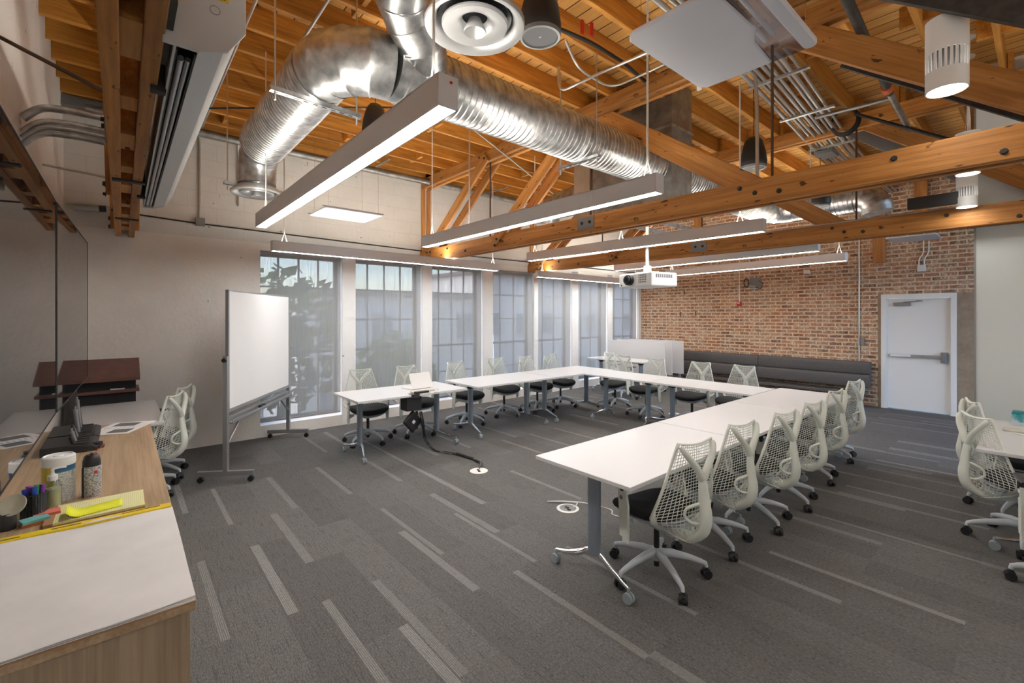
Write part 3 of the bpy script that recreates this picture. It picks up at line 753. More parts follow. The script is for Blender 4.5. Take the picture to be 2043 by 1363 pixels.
# ================================================================== CHAIRS
def back_pt(u, v):
    """mesh back surface, u -1..1 across, v 0..1 upward; chair faces +y"""
    hw = (.11+.16*sin(min(v/.22, 1)*pi/2)) if v < .22 else .27-.125*((v-.22)/.78)
    z = .385+.545*v
    y = -.235-.075*v - .02*sin(pi*v) - .055*(1-v)**2*(1-u*u) + .055*u*u*(1-v)**.7 + .012*u*u
    if v < .25: y += .0
    return Vector((u*hw, y, z - (.05*(1-u*u)*(1-v)**3) + .018*u*u*v**4))
def make_chair(label, arms=True):
    t = thing('mesh_office_chair', label, 'chair', (0, 0, 0), 0, 'mesh back office chairs')
    # star base
    b = MB(); b.lathe([(.0, .10), (.030, .10), (.036, .12), (.036, .165), (.028, .18), (0, .18)], (0,0,0), 16)
    for k in range(5):
        a = 2*pi*k/5+pi/2+.3; d = Vector((cos(a), sin(a), 0))
        b.tube([d*.02+Vector((0,0,.148)), d*.10+Vector((0,0,.146)), d*.20+Vector((0,0,.128)), d*.275+Vector((0,0,.106)), d*.305+Vector((0,0,.094)), d*.312+Vector((0,0,.07))], [.030, .028, .022, .018, .016, .012], 8, flat=(.85, 1))
    obj('star_base', b, M['chair_base'], t, smooth=50)
    for k in range(5):
        a = 2*pi*k/5+pi/2+.3; d = Vector((cos(a), sin(a), 0)); p = Vector((-d.y, d.x, 0)); c = d*.312
        rr = p.lerp(d, .35*((k % 3)-1)).normalized()
        b = MB()
        for s in (-1, 1): b.tube([c+rr*s*.008+Vector((0,0,.029)), c+rr*s*.026+Vector((0,0,.029))], .029, 12)
        b.tube([c+rr*-.012+Vector((0,0,.045)), c+rr*.012+Vector((0,0,.045))], .022, 8).tube([c+Vector((0,0,.04)), c+Vector((0,0,.08))], .009, 6)
        obj('caster', b, M['rubber'], t, smooth=40)
    obj('gas_lift', MB().tube([(0,0,.06), (0,0,.10)], .018, 12).tube([(0,0,.17), (0,0,.375)], .019, 12), M['black'], t, smooth=40)
    # mechanism + seat shell
    b = MB(); 
    def slab(z0, z1, sx, sy, dy, n=3.2, rim=.0, front=.0, mi=0, dome=0):
        seg = 32; rings = []
        prof = [(0, z0), (.80, z0), (.97, z0+(z1-z0)*.25), (1.0, z0+(z1-z0)*.55), (.95, z0+(z1-z0)*.9), (.80, z1), (0, z1+dome)]
        vs = []
        for (f, z) in prof:
            for k in range(seg):
                a = 2*pi*k/seg; ca, sa = cos(a), sin(a); q = (abs(ca)**n+abs(sa)**n)**(-1/n)
                x, y = sx*q*ca*f, sy*q*sa*f
                zz = z - front*max(0, (y/sy))**2*(.05) + (.022*(x/sx)**2 if dome is not None else 0) - .028*max(0, (y/sy))**3 + .012*(y/sy)**2*(y < 0)
                vs.append((x, y+dy, zz))
        fs = [(i*seg+k, i*seg+(k+1) % seg, (i+1)*seg+(k+1) % seg, (i+1)*seg+k) for i in range(len(prof)-1) for k in range(seg)]
        return vs, fs
    b.add(*slab(.385, .415, .215, .205, .02)); b.box(-.085, .085, -.20, .13, .345, .392)
    b.tube([(-.20, .02, .375), (-.26, .03, .365)], [.010, .016], 8).tube([(.20, .02, .375), (.26, .03, .365)], [.010, .016], 8)
    obj('seat_pan', b, M['chair_base'], t, smooth=50)
    obj('seat_cushion', MB().add(*slab(.410, .470, .245, .225, .03, 3.0)), M['black_soft'], t, smooth=60)
    # Y shaped tower
    sp = smooth_path([(0, -.10, .355), (0, -.25, .352), (0, -.345, .41), (0, -.375, .50), (0, -.365, .60), (0, -.355, .70), (0, -.352, .745)], 5)
    rr = [.050+.006*sin(pi*i/(len(sp)-1))-.027*(i/(len(sp)-1))**1.5 for i in range(len(sp))]
    b = MB().tube(sp, rr, 12, flat=(1, .6))
    for s in (-1, 1):
        q = smooth_path([(s*.006, -.352, .735), (s*.045, -.352, .80), (s*.10, -.342, .865), (s*.133, -.325, .912), (s*.140, -.312, .93)], 4)
        b.tube(q, [.024-.009*i/(len(q)-1) for i in range(len(q))], 10)
    obj('back_tower', b, M['chair_white'], t, smooth=60)
    # lattice back
    NU, NV = 20, 30; bw = bmesh.new(); V = []
    for j in range(NV+1):
        v = j/NV
        row = []
        for i in range(NU+1):
            u = -1+2*i/NU
            # lattice lines fan towards the middle of the back
            vv = min(1, max(0, v + .10*(u*u-.4)*sin(pi*v)*-1))
            row.append(bw.verts.new(back_pt(u*(1-.0*v), vv)))
        V.append(row)
    for j in range(NV):
        for i in range(NU): bw.faces.new((V[j][i], V[j][i+1], V[j+1][i+1], V[j+1][i]))
    bmesh.ops.wireframe(bw, faces=bw.faces[:], thickness=.0070, offset=0, use_replace=True, use_even_offset=False, use_boundary=True)
    me = bpy.data.meshes.new('lattice'); bw.to_mesh(me); bw.free(); me.materials.append(M['chair_white'])
    lat = link('mesh_back', me, t)
    # rim around the back
    b = MB(); loop = [back_pt(-1, k/14) for k in range(15)] + [back_pt(-1+2*k/8, 1) for k in range(1, 9)] + [back_pt(1, 1-k/14) for k in range(1, 15)] + [back_pt(1-2*k/8, 0) for k in range(1, 9)]
    b.tube(loop, .0075, 6, flat=(1.3, .8))
    # solid wings at the lower corners
    for s in (-1, 1):
        vs = []
        for j in range(6):
            for i in range(4):
                p = back_pt(s*(1-.20*i/3*(1-j/5)), .05+.28*j/5); vs.append(p+Vector((0, -.004, 0)))
        b.add(vs, [(j*4+i, j*4+i+1, (j+1)*4+i+1, (j+1)*4+i) for j in range(5) for i in range(3)])
    obj('back_rim', b, M['chair_white'], t, smooth=60)
    # lumbar bracket
    b = MB()
    for s in (-1, 1):
        b.tube(smooth_path([(s*.015, -.36, .60), (s*.07, -.345, .59), (s*.105, -.32, .565), (s*.105, -.315, .52), (s*.07, -.34, .485), (s*.012, -.372, .48)], 4), .009, 8)
    obj('lumbar_support', b, M['chair_white'], t, smooth=60)
    # seat-to-back struts
    if arms:
        for s in (-1, 1):
            b = MB(); x = s*.262
            pr = [(-.035, .30), (.035, .30), (.045, .50), (.055, .60), (-.015, .60), (-.035, .50)]
            b.prism([(p[0]+.02, p[1]) for p in pr], 'x', x-.008, x+.008)
            b.prism([(-.02, .27), (.035, .27), (.042, .36), (-.02, .36)], 'x', x-.005, x+.004)
            b.tube([(s*.19, .03, .385), (x, .03, .385)], .016, 8)
            a = obj('arm_upright', b, M['chair_white'], t, smooth=35)
            obj('arm_knob', MB().tube([(x+s*.008, .04, .545), (x+s*.012, .04, .545)], .014, 12), M['steel_grey'], a, smooth=40)
            b = MB().tube([(x-s*.004, -.09, .655), (x-s*.004, -.03, .662), (x-s*.004, .10, .662), (x-s*.004, .15, .655)], [.022, .036, .034, .020], 12, flat=(1, .35)).tube([(x, .035, .59), (x, .035, .655)], .018, 8)
            obj('arm_pad', b, M['black'], a, smooth=50)
    return t
rnd = random.Random(3)
PROTO = make_chair('proto')
used = [0]
def chair(x, y, face, label):
    """face = heading (degrees, 0 = +x) the chair looks to"""
    rz = radians(face-90)
    if not used[0]:
        used[0] = 1; PROTO.location = (x, y, 0); PROTO.rotation_euler.z = rz; PROTO['label'] = label; return PROTO
    return dup(PROTO, (x, y, 0), rz, label)
# right row, facing the tables (-x)
for (x, y, f, lab) in ((5.40, 2.66, 169, 'pale mesh back office chair nearest the camera at the front of the right table row'),
                       (5.38, 3.35, 171, 'pale mesh back office chair second from the camera in the right row'),
                       (5.44, 3.99, 172, 'pale mesh back office chair third from the camera in the right row'),
                       (5.45, 4.62, 173, 'pale mesh back office chair fourth from the camera in the right row'),
                       (5.40, 5.48, 173, 'pale mesh back office chair fifth from the camera in the right row'),
                       (5.34, 6.45, 172, 'pale mesh back office chair last in the right row, closest to the sofa')): chair(x, y, f, lab)
# window row, facing +x
for (x, y, f, lab) in ((1.16, 2.50, -4, 'pale mesh back office chair in the window row next to the whiteboard'),
                       (1.18, 3.22, 2, 'pale mesh back office chair behind the laptop in the window row'),
                       (1.17, 4.10, 3, 'pale mesh back office chair third from the whiteboard in the window row'),
                       (1.06, 4.95, -8, 'pale mesh back office chair fourth from the whiteboard in the window row'),
                       (1.20, 5.60, 4, 'pale mesh back office chair fifth from the whiteboard in the window row'),
                       (1.16, 6.24, -3, 'pale mesh back office chair at the far end of the window row')): chair(x, y, f, lab)
# far row, facing the camera (-y)
for (x, y, f, lab) in ((1.93, 6.88, -84, 'pale mesh back office chair leftmost along the far table row'),
                       (2.70, 6.70, -92, 'pale mesh back office chair second from left along the far table row'),
                       (3.49, 6.74, -88, 'pale mesh back office chair in the far row left of the rightmost one'),
                       (4.14, 6.76, -90, 'pale mesh back office chair rightmost along the far table row')): chair(x, y, f, lab)
chair(1.45, 7.75, 70, 'pale mesh back office chair pulled up to the white table by the brick corner')
chair(1.52, .12, 242, 'pale mesh back office chair at the left table, nearer the wooden desk')
chair(1.0, .24, 242, 'pale mesh back office chair at the left table, nearer the wall')
chair(6.96, 5.06, 36, 'pale mesh back office chair at the right edge table, showing its rear lattice')
chair(6.92, 5.80, 20, 'pale mesh back office chair at the right edge table, behind the nearer one')
chair(7.22, 4.38, 100, 'office chair at the lower right edge, only its dark seat and casters in the picture')
# unseen lamps added as fill, standing in for the rest of the office lighting
for (y, lab) in ((.45, 'behind the camera, nearest the display wall'), (2.7, 'to the right of the camera'), (4.9, 'to the right beside the partition')):
    fixture(7.55, y, 8.95, y, 2.5, 'added unseen fill lamp, short grey pendant hanging %s' % lab, ((.06, 4.03), (.95, 4.03)))

# ================================================================== WALL DISPLAYS
def display(x0, y0, x1, y1, label):
    L = hypot(x1-x0, y1-y0); a = atan2(y1-y0, x1-x0)
    t = thing('wall_display', label, 'television', (x0, y0, 1.19), a, 'wall displays')
    H = 1.10
    obj('case', MB().box(0, L, .008, .045, 0, H).box(.3, L-.3, .045, .09, .2, .8), M['black'], t, bevel=.003)
    obj('screen', MB().box(.004, L-.004, .0, .008, .004, H-.004), M['tv'], t)
    obj('bezel', MB().box(0, L, -.002, .008, 0, .004).box(0, L, -.002, .008, H-.004, H).box(0, .004, -.002, .008, 0, H).box(L-.004, L, -.002, .008, 0, H), M['steel_dark'], t)
    obj('wall_bracket', MB().box(L/2-.3, L/2+.3, .09, .20, .35, .75), M['steel_dark'], t)
display(5.62, -.262, 3.71, -.262, 'large glossy black wall display nearest the camera, reflecting the desk')
display(3.695, -.260, 1.95, -.217, 'large glossy black wall display farther from the camera, next to the lecterns')

# ================================================================== LECTERN BY THE WINDOW WALL
t = thing('lectern', 'dark brown laminate lectern with a black front, against the left wall', 'lectern', (.10, -.45, 0))
Mx = None
b = MB().prism([(.0, 1.175), (.0, 1.20), (.46, 1.015), (.46, .985)], 'y', 0, .60); obj('sloped_top', b, M['podium_wood'], t, bevel=.003)
obj('body', MB().box(.04, .34, .03, .565, 0, 1.06), M['podium_black'], t)
obj('shelf', MB().box(.04, .42, .0, .595, .855, .885).box(.30, .40, .02, .06, .82, .855), M['podium_wood'], t, bevel=.003)
n = obj('notepad', MB().box(.40, .49, -.10, .02, .886, .896), M['paper']); tag(n, 'small white card lying on the shelf of the dark lectern', 'card')

# ================================================================== WOODEN DESK AND WHAT LIES ON IT
DT = .88
t = thing('desk', 'tall oak laminate desk in the lower left corner', 'desk', (0, 0, 0))
obj('desktop', MB().box(2.50, 5.46, -.47, .162, DT-.03, DT), M['desk'], t, bevel=.002)
obj('end_panel', MB().box(5.40, 5.44, -.45, .150, 0, DT-.03), M['desk_z'], t, bevel=.002)
obj('end_panel', MB().box(2.54, 2.58, -.45, .150, 0, DT-.03), M['desk_z'], t, bevel=.002)
obj('front_panel', MB().box(2.58, 5.40, .10, .125, .0, DT-.03), M['desk_z'], t)
# easel pad
t = thing('flip_chart_pad', 'large white flip chart pad with a yellow header strip on the desk', 'paper pad', (0, 0, DT))
b = MB(); rn = random.Random(5)
obj('backing_board', MB().box(4.66, 5.475, -.40, .160, .0, .004), M['cardboard'], t)
NX, NY = 24, 16; vs = []
for i in range(NX+1):
    for j in range(NY+1):
        x = 4.665+(5.475-4.665)*i/NX; y = -.40+.56*j/NY
        e = max(0, (i/NX-.8)/.2)*max(0, (j/NY-.7)/.3)
        z = .0155+.0018*sin(x*9+y*5)+.0015*sin(y*17-x*4)+.004*e*0
        vs.append((x-.012*e, y, z))
b.add(vs, [(i*(NY+1)+j, i*(NY+1)+j+1, (i+1)*(NY+1)+j+1, (i+1)*(NY+1)+j) for i in range(NX) for j in range(NY)])
obj('top_sheet', b, M['paper'], t, smooth=60)
b = MB()
for k in range(3): b.box(4.67, 5.472-.004*k, -.40, .158, .0042+k*.0032, .0064+k*.0032)
obj('page_stack', b, M['paper'], t)
def quadstrip(x0, x1, y0, y1, z0, z1): return MB().box(x0, x1, y0, y1, z0, z1)
hd = obj('header_strip', MB().box(4.628, 4.672, -.40, .155, .010, .022), M['yellow'], t, bevel=.002)
b = MB()
for (y0, y1, xx) in ((-.39, -.28, 4.652), (-.20, -.12, 4.647), (.0, .12, 4.640), (-.10, -.085, 4.66), (-.083, -.07, 4.66), (-.04, -.02, 4.66)):
    b.box(xx, xx+.007, y0, y1, .0222, .0226)
obj('printed_marks', b, M['ink'], hd)
b = MB().prism([(4.672, -.118), (4.672, .0), (4.655, -.008), (4.652, -.035), (4.650, -.06), (4.655, -.095)], 'z', .0222, .0227); obj('white_emblem', b, M['paper'], hd)
# legal pad and sticky sheet
t = thing('legal_pad', 'yellow lined legal pad lying on the wooden desk', 'notepad', (4.335, -.205, DT), 0)
Ml = mat('legal_paper', (.74, .70, .33), .8); tt = NT(Ml); wv = tt.n('ShaderNodeTexWave', bands_direction='Y', i_Scale=46.0); tt.l(tt.coord(), wv.inputs[0])
tt.col(tt.ramp(wv.outputs[0], [(.04, (.50, .50, .34)), (.14, (.74, .70, .33))]))
obj('pages', MB().box(0, .222, 0, .278, .004, .012), Ml, t)
obj('binding', MB().box(0, .226, -.028, .0, .003, .0125), M['cardboard'], t)
obj('backing', MB().box(-.001, .226, -.028, .28, 0, .004), M['cardboard'], t)
Ms = mat('neon_yellow_paper', (.80, .82, .02), .7)
b = MB(); vs = []; NN = 12
for i in range(NN+1):
    s_ = i/NN; y = -.17+.17*s_; 
    z = .016+.026*max(0, (.25-s_)/.25)**2
    for (xx, dz) in ((4.425, .0), (4.525, .0)): vs.append((xx-.04*s_+.03, y, DT+z+dz))
b.add(vs, [(2*i, 2*i+1, 2*i+3, 2*i+2) for i in range(NN)]); 
o = obj('sticky_sheet', b, Ms, smooth=60); tag(o, 'curled neon yellow sticky sheet lying on the legal pad', 'sticky note')
sm_ = o.modifiers.new('thick', 'SOLIDIFY'); sm_.thickness = .002
# spray can
def can(x, y, label):
    t = thing('spray_can', label, 'spray can', (x, y, DT))
    Mc = mat('can_label', (.55, .56, .58), .35, .3); c = NT(Mc)
    cc = c.n('ShaderNodeTexCoord'); sp = c.n('ShaderNodeSeparateXYZ'); c.l(cc.outputs['Object'], sp.inputs[0])
    nz = c.n('ShaderNodeTexNoise', i_Scale=1, i_Detail=2); c.l(c.coord((160, 160, 260)), nz.inputs[0])
    base = c.ramp(nz.outputs[0], [(.45, (.22, .22, .23)), (.52, (.56, .57, .58))])
    ax = c.ramp(sp.outputs[1], [(.49, (0, 0, 0)), (.492, (1, 1, 1))])
    mm = c.n('ShaderNodeMath', operation='ADD'); c.l(sp.outputs[0], mm.inputs[0]); c.l(sp.outputs[1], mm.inputs[1]); mm2 = c.n('ShaderNodeMath', operation='LESS_THAN'); c.l(mm.outputs[0], mm2.inputs[0]); mm2.inputs[1].default_value = -.002
    mp_ = c.n('ShaderNodeMapping')
    c.col(c.mix(mm2.outputs[0], base, (.012, .014, .02)))
    obj('can_body', MB().lathe([(0, 0), (.033, 0), (.034, .004), (.034, .128), (.031, .138)], (0,0,0), 32), Mc, t, smooth=40)
    obj('cap', MB().lathe([(.031, .134), (.032, .138), (.031, .16), (.026, .180), (.020, .186), (0, .186)], (0,0,0), 24).box(-.004, .020, -.006, .006, .178, .194), M['black'], t, smooth=40)
    obj('straw', MB().tube([(.012, .008, .188), (-.03, .045, .222)], .0014, 6), M['red'], t)
    obj('logo_patch', MB().box(.030, .0355, .010, .020, .105, .118), M['red'], t)
can(4.235, -.106, 'black and silver compressed air spray can with a thin red straw on the desk')
# wipes canister
t = thing('wipes_canister', 'white wipes canister with blue and yellow label on the desk', 'canister', (4.21, -.215, DT))
Mw = mat('wipes_label', (.6, .6, .58), .45); c = NT(Mw); cc = c.n('ShaderNodeTexCoord'); sp = c.n('ShaderNodeSeparateXYZ'); c.l(cc.outputs['Object'], sp.inputs[0])
mr = c.n('ShaderNodeMapRange'); c.l(sp.outputs[2], mr.inputs[0]); mr.inputs[2].default_value = .2
nz = c.n('ShaderNodeTexNoise', i_Scale=1, i_Detail=2); c.l(c.coord((120, 120, 320)), nz.inputs[0])
txt = c.ramp(nz.outputs[0], [(.42, (.36, .37, .37)), (.5, (.68, .69, .68))])
top = c.ramp(mr.outputs[0], [(.0, (0, 0, 0)), (.66, (0, 0, 0)), (.665, (1, 1, 1))])
blue = c.ramp(mr.outputs[0], [(.66, (.07, .20, .24)), (.74, (.02, .10, .28))])
lt = c.n('ShaderNodeMath', operation='LESS_THAN'); c.l(sp.outputs[1], lt.inputs[0]); lt.inputs[1].default_value = -.012
c.col(c.mix(lt.outputs[0], c.mix(top, txt, blue), (.62, .47, .02)))
obj('tub', MB().lathe([(0, 0), (.052, 0), (.055, .004), (.055, .165)], (0,0,0), 36), Mw, t, smooth=40)
obj('lid', MB().lathe([(.0565, .158), (.057, .168), (.056, .195), (.050, .200), (.046, .200), (.044, .196), (.018, .196), (.015, .200), (0, .200)], (0,0,0), 36), M['white'], t, smooth=40)
# pump bottle
t = thing('pump_bottle', 'clear pump bottle of hand sanitizer with white pump, in front of the wipes canister', 'bottle', (4.315, -.225, DT))
obj('bottle', MB().lathe([(0, 0), (.027, 0), (.029, .004), (.029, .095), (.020, .115), (.012, .122)], (0,0,0), 24), M['bottle_glass'], t, smooth=40)
obj('liquid', MB().lathe([(0, .004), (.0265, .004), (.0265, .085), (0, .085)], (0,0,0), 24), mat('sanitizer', (.50, .48, .32), .2), t, smooth=40)
obj('pump', MB().lathe([(.014, .118), (.017, .12), (.017, .140), (.010, .142), (.006, .15), (.006, .166), (0, .168)], (0,0,0), 20).tube([(0, 0, .165), (.0, .02, .168), (-.004, .042, .166)], .004, 8), M['white_gloss'], t, smooth=40)
# pen cup and pens
CX0, CY0 = 4.40, -.272
t = thing('pen_cup', 'black mesh pen cup full of coloured markers on the desk', 'pen holder', (CX0, CY0, DT))
b = MB().lathe([(.034, 0), (.036, .003), (.037, .10)], (0,0,0), 28); me_ = b
o = obj('mesh_cup', b, M['black'], t); wf = o.modifiers.new('w', 'WIREFRAME'); wf.thickness = .0032; wf.use_replace = True
bm = bmesh.new(); bm.from_mesh(o.data); bmesh.ops.subdivide_edges(bm, edges=[e for e in bm.edges if abs(e.verts[0].co.z-e.verts[1].co.z) > .05], cuts=22); bm.to_mesh(o.data); bm.free()
obj('rim', MB().lathe([(.036, .098), (.039, .098), (.039, .102), (.036, .102)], (0,0,0), 28).lathe([(0, 0), (.036, 0), (.036, .003), (0, .003)], (0,0,0), 28), M['black'], t, smooth=40)
cols = {'blue': (.02, .07, .45), 'red': (.55, .02, .05), 'green': (.02, .30, .10), 'purple': (.22, .05, .38), 'black': (.015, .015, .02), 'violet': (.35, .08, .45), 'navy': (.02, .03, .12)}
for k, (cn, a, r) in enumerate((('blue', .2, .022), ('red', 3.9, .020), ('green', 3.0, .026), ('purple', 1.2, .024), ('black', 2.2, .018), ('blue', 5.2, .022), ('violet', 4.6, .010), ('navy', 6.0, .010), ('red', 3.4, .008), ('green', .8, .012))):
    t = thing('marker', ['bright blue marker at the front of the pen cup', 'red marker at the left of the pen cup', 'green capped marker at the rear of the pen cup', 'purple marker at the right of the pen cup', 'black marker in the middle of the pen cup', 'blue marker at the right front of the pen cup', 'violet capped marker in the pen cup', 'navy marker in the pen cup', 'short red marker inside the pen cup', 'green marker between the blue ones in the pen cup'][k], 'marker', (CX0+r*cos(a)*.6, CY0+r*sin(a)*.6, DT+.004), 0, 'markers in the pen cup')
    tip = Vector((r*cos(a)*.7, r*sin(a)*.7, .128-.004*(k % 3)))
    obj('barrel', MB().tube([(0,0,0), tip*.72], .0065, 10), M['black'] if k % 2 else M['white'], t, smooth=40)
    obj('cap', MB().tube([tip*.70, tip], .0075, 10), mat('cap_'+cn+str(k), cols[cn], .4), t, smooth=40)
# sticky note stacks
for k, (x, y, z, c_, nm, s_, rz) in enumerate(((4.475, -.262, 0, (.45, .13, .03), 'orange', .05, .2), (4.475, -.262, .012, (.16, .42, .40), 'teal', .052, .35), (4.425, -.228, 0, (.03, .22, .22), 'dark teal', .045, -.3), (4.422, -.232, .012, (.72, .17, .13), 'coral', .052, .1))):
    o = obj('sticky_note_stack', MB().cbox((0, 0, .0055), (s_, s_*1.5, .011)), mat('notes_'+nm, c_, .7), loc=(x, y, DT+z), rot=(0, 0, rz), bevel=.0006)
    tag(o, '%s sticky note block %s' % (nm, ['under the teal one by the pen cup', 'on top of the orange one', 'under the coral one by the pen cup', 'on top of the stack nearest the pen cup'][k]), 'sticky notes', 'sticky note blocks')
# cream round dish mirror leaning at the display edge
o = obj('round_dish', MB().lathe([(0, 0), (.032, .003), (.040, .009), (.041, .016), (.038, .016), (.031, .008), (0, .005)], (0,0,0), 32, Matrix.Rotation(radians(58), 3, 'Y') @ Matrix.Rotation(radians(20), 3, 'X')), mat('cream_plastic', (.55, .52, .42), .35), loc=(4.47, -.315, DT+.085), smooth=50)
tag(o, 'cream round plastic dish standing tilted beside the pen cup, under the display', 'dish')
o = obj('jar', MB().lathe([(0, 0), (.024, 0), (.026, .01), (.026, .055), (.021, .062), (0, .062)], (0,0,0), 24), M['black'], loc=(4.475, -.335, DT), smooth=40); tag(o, 'dark round jar at the far left edge under the cream dish', 'jar')
# charging racks under the display
for k, (x0, x1, lab) in enumerate(((2.62, 2.98, 'black microphone charging rack on the desk, nearer the white table'), (3.02, 3.32, 'black microphone charging rack on the desk, nearer the wipes canister'))):
    t = thing('charging_rack', lab, 'charger', (x0, -.20, DT), 0, 'charging racks')
    w = x1-x0
    obj('tray', MB().prism([(-.16, 0), (.085, 0), (.085, .022), (.06, .034), (-.05, .05), (-.16, .05)], 'x', 0, w), M['black'], t, bevel=.003)
    b = MB()
    for q in range(4): b.box(w*(.16+.22*q)-.012, w*(.16+.22*q)+.012, -.03, .045, .045, .0505)
    obj('slot', b, M['steel_dark'], t)
    for q in range(4):
        xx = w*(.16+.22*q); h = [.19, .24, .16, .20][q] if k == 0 else [.10, .12, .11, .09][q]
        obj('wireless_microphone', MB().tube([(xx, -.02, .045), (xx, -.035, h)], .011, 10).tube([(xx, -.035, h), (xx, -.036, h+.02)], .006, 8), M['steel_grey'] if (q+k) % 2 else M['black'], t, smooth=40)
o = obj('display_stand_post', MB().box(2.30, 2.36, -.30, -.26, DT-.9, 1.25), M['steel_dark']); tag(o, 'dark upright post behind the white table carrying the far display', 'post')
t = thing('lens_cap_base', 'small round black cap standing on the desk beside the charging rack', 'cap', (3.25, -.175+.06, DT))
obj('ring', MB().lathe([(0, 0), (.030, 0), (.032, .004), (.032, .016), (.028, .018), (.024, .020), (.024, .036), (0, .036)], (0,0,0), 24), M['black'], t, smooth=35)
# printed sheet
t = thing('printed_sheet', 'white printed sheet with dark grey blocks at the far end of the desk', 'paper', (2.70, -.0, DT+.001), radians(-26))
obj('sheet', MB().box(-.20, .20, -.13, .13, 0, .0015), M['paper'], t)
b = MB().box(-.16, -.05, -.09, .05, .0016, .0020).box(.05, .16, -.02, .10, .0016, .0020)
obj('grey_block', b, mat('print_grey', (.12, .12, .13), .8), t)
b = MB()
for k in range(7): b.box(-.02, .03, -.10+.028*k, -.096+.028*k, .0016, .0018)
obj('text_lines', b, M['ink'], t)

# ================================================================== MOBILE WHITEBOARD
P0, P1 = Vector((1.64, .80, 0)), Vector((.22, 1.76, 0)); dv = (P1-P0); WL = dv.length
t = thing('mobile_whiteboard', 'rolling whiteboard on a grey steel frame standing by the left wall', 'whiteboard', P0, atan2(dv.y, dv.x))
bd = obj('board', MB().box(.03, WL-.03, -.012, .012, .735, 1.945), M['board'], t)
obj('board_frame', MB().box(.02, .045, -.016, .016, .72, 1.96).box(WL-.045, WL-.02, -.016, .016, .72, 1.96).box(.02, WL-.02, -.016, .016, 1.945, 1.96).box(.02, WL-.02, -.016, .016, .70, .735), M['alu'], t, bevel=.002)
for s, x in ((0, -.01), (1, WL-.03)):
    p = obj('post', MB().box(x-.012, x+.035, -.022, .022, .10, 1.28), M['alu'], t, bevel=.003)
    obj('pivot_knob', MB().tube([(x+(-.035 if s == 0 else .055), 0, 1.24), (x+(.0 if s == 0 else .03), 0, 1.24)], .022, 16), M['black'], p, smooth=40)
    b = MB()
    for z in (.28, .34, .60, .66): b.lathe([(0, -.004), (.006, -.004), (.006, 0), (0, 0)], (x+.012, -.022, z), 10, Matrix.Rotation(radians(90), 3, 'X'))
    obj('screw', b, M['chrome'], p)
    obj('foot', MB().box(x-.010, x+.033, -.27, .27, .065, .115), M['alu'], t, bevel=.003)
    for q in (-.24, .24): obj('caster', MB().tube([(x-.005, q, .028), (x+.028, q, .028)], .028, 14).tube([(x+.01, q, .03), (x+.01, q, .07)], .012, 8), M['rubber'], t, smooth=40)
    xd = x+.03 if s == 0 else x
    obj('brace', MB().tube([(xd, 0, .38), (xd+(.30 if s == 0 else -.30), 0, .60)], .014, 8, flat=(1, .6)), M['alu'], t)
obj('tray', MB().box(.03, WL-.03, -.055, .03, .585, .60).box(.03, WL-.03, -.055, -.048, .585, .625).box(.02, WL-.02, -.014, .014, .60, .66), M['alu'], t, bevel=.002)
er = obj('eraser', MB().box(-.06, .06, -.022, .022, 0, .035), M['black'], bevel=.004); q = P0+dv.normalized()*.78; n_ = Vector((dv.normalized().y, -dv.normalized().x, 0))
er.location = (q.x+n_.x*.03, q.y+n_.y*.03, .602); er.rotation_euler.z = atan2(dv.y, dv.x); tag(er, 'black eraser lying on the tray of the rolling whiteboard', 'eraser')

# ================================================================== BOOTH SOFA
t = thing('booth_sofa', 'long charcoal leather bench back with two horizontal rolls along the brick wall', 'sofa', (1.05, YN-.02, 0))
for k in range(2):
    x0, x1 = (0, 2.0) if k == 0 else (2.0, 3.93)
    for (za, zb, yf, yb) in ((.60, .83, -.20, -.05), (.36, .60, -.27, -.06)):
        b = MB(); n = 10; pts = []
        for q in range(n+1):
            a = -pi/2+pi*q/n; pts.append((yf+.02-.028*cos(a)**.5, (za+zb)/2+(zb-za)/2*sin(a)*.995) if 0 < q < n else (yf+.02, (za+zb)/2+(zb-za)/2*sin(a)))
        pts += [(yb+.02, zb), (yb-.02, za)]
        b.prism(pts, 'x', x0+.004, x1-.004)
        obj('back_cushion', b, M['leather'], t, smooth=45, bevel=.006)
obj('seat_rail', MB().box(-.15, 3.90, -.42, -.10, .24, .295), M['leather'], t, bevel=.008)
for x in (.1, 1.95, 3.78): obj('leg', MB().box(x, x+.04, -.36, -.32, 0, .24).box(x, x+.04, -.14, -.10, 0, .24), M['alu'], t)

# ================================================================== PROJECTOR
t = thing('projector', 'white ceiling projector hanging on a pole in front of the brick wall', 'projector', (3.95, 4.80, 2.03), radians(-12))
obj('case', MB().box(-.27, .27, -.21, .21, 0, .165), M['white_gloss'], t, bevel=.018, bseg=3)
obj('lens', MB().tube([(-.07, -.20, .085), (-.07, -.255, .085)], .062, 24).tube([(-.07, -.25, .085), (-.07, -.275, .085)], .05, 24), M['black'], t, smooth=40)
obj('lens_glass', MB().tube([(-.07, -.272, .085), (-.07, -.279, .085)], .030, 20), M['tv'], t, smooth=40)
b = MB()
for i in range(5):
    for j in range(4): b.box(.07+i*.026, .085+i*.026, -.213, -.208, .045+j*.026, .064+j*.026)
obj('vent_grille', b, M['steel_grey'], t); b = MB()
for i in range(9): b.box(.268, .2725, -.14+i*.03, -.122+i*.03, .10, .14)
obj('vent_grille', b, M['steel_grey'], t)
obj('sensor', MB().tube([(-.22, -.20, .03), (-.22, -.214, .03)], .010, 12), M['black'], t)
obj('mount_plate', MB().box(-.11, .11, -.08, .08, .172, .185).box(-.17, -.10, -.012, .012, .168, .18).box(.10, .17, -.012, .012, .168, .18).tube([(0, 0, .18), (0, 0, .26)], .045, 16), M['white_gloss'], t, bevel=.003)
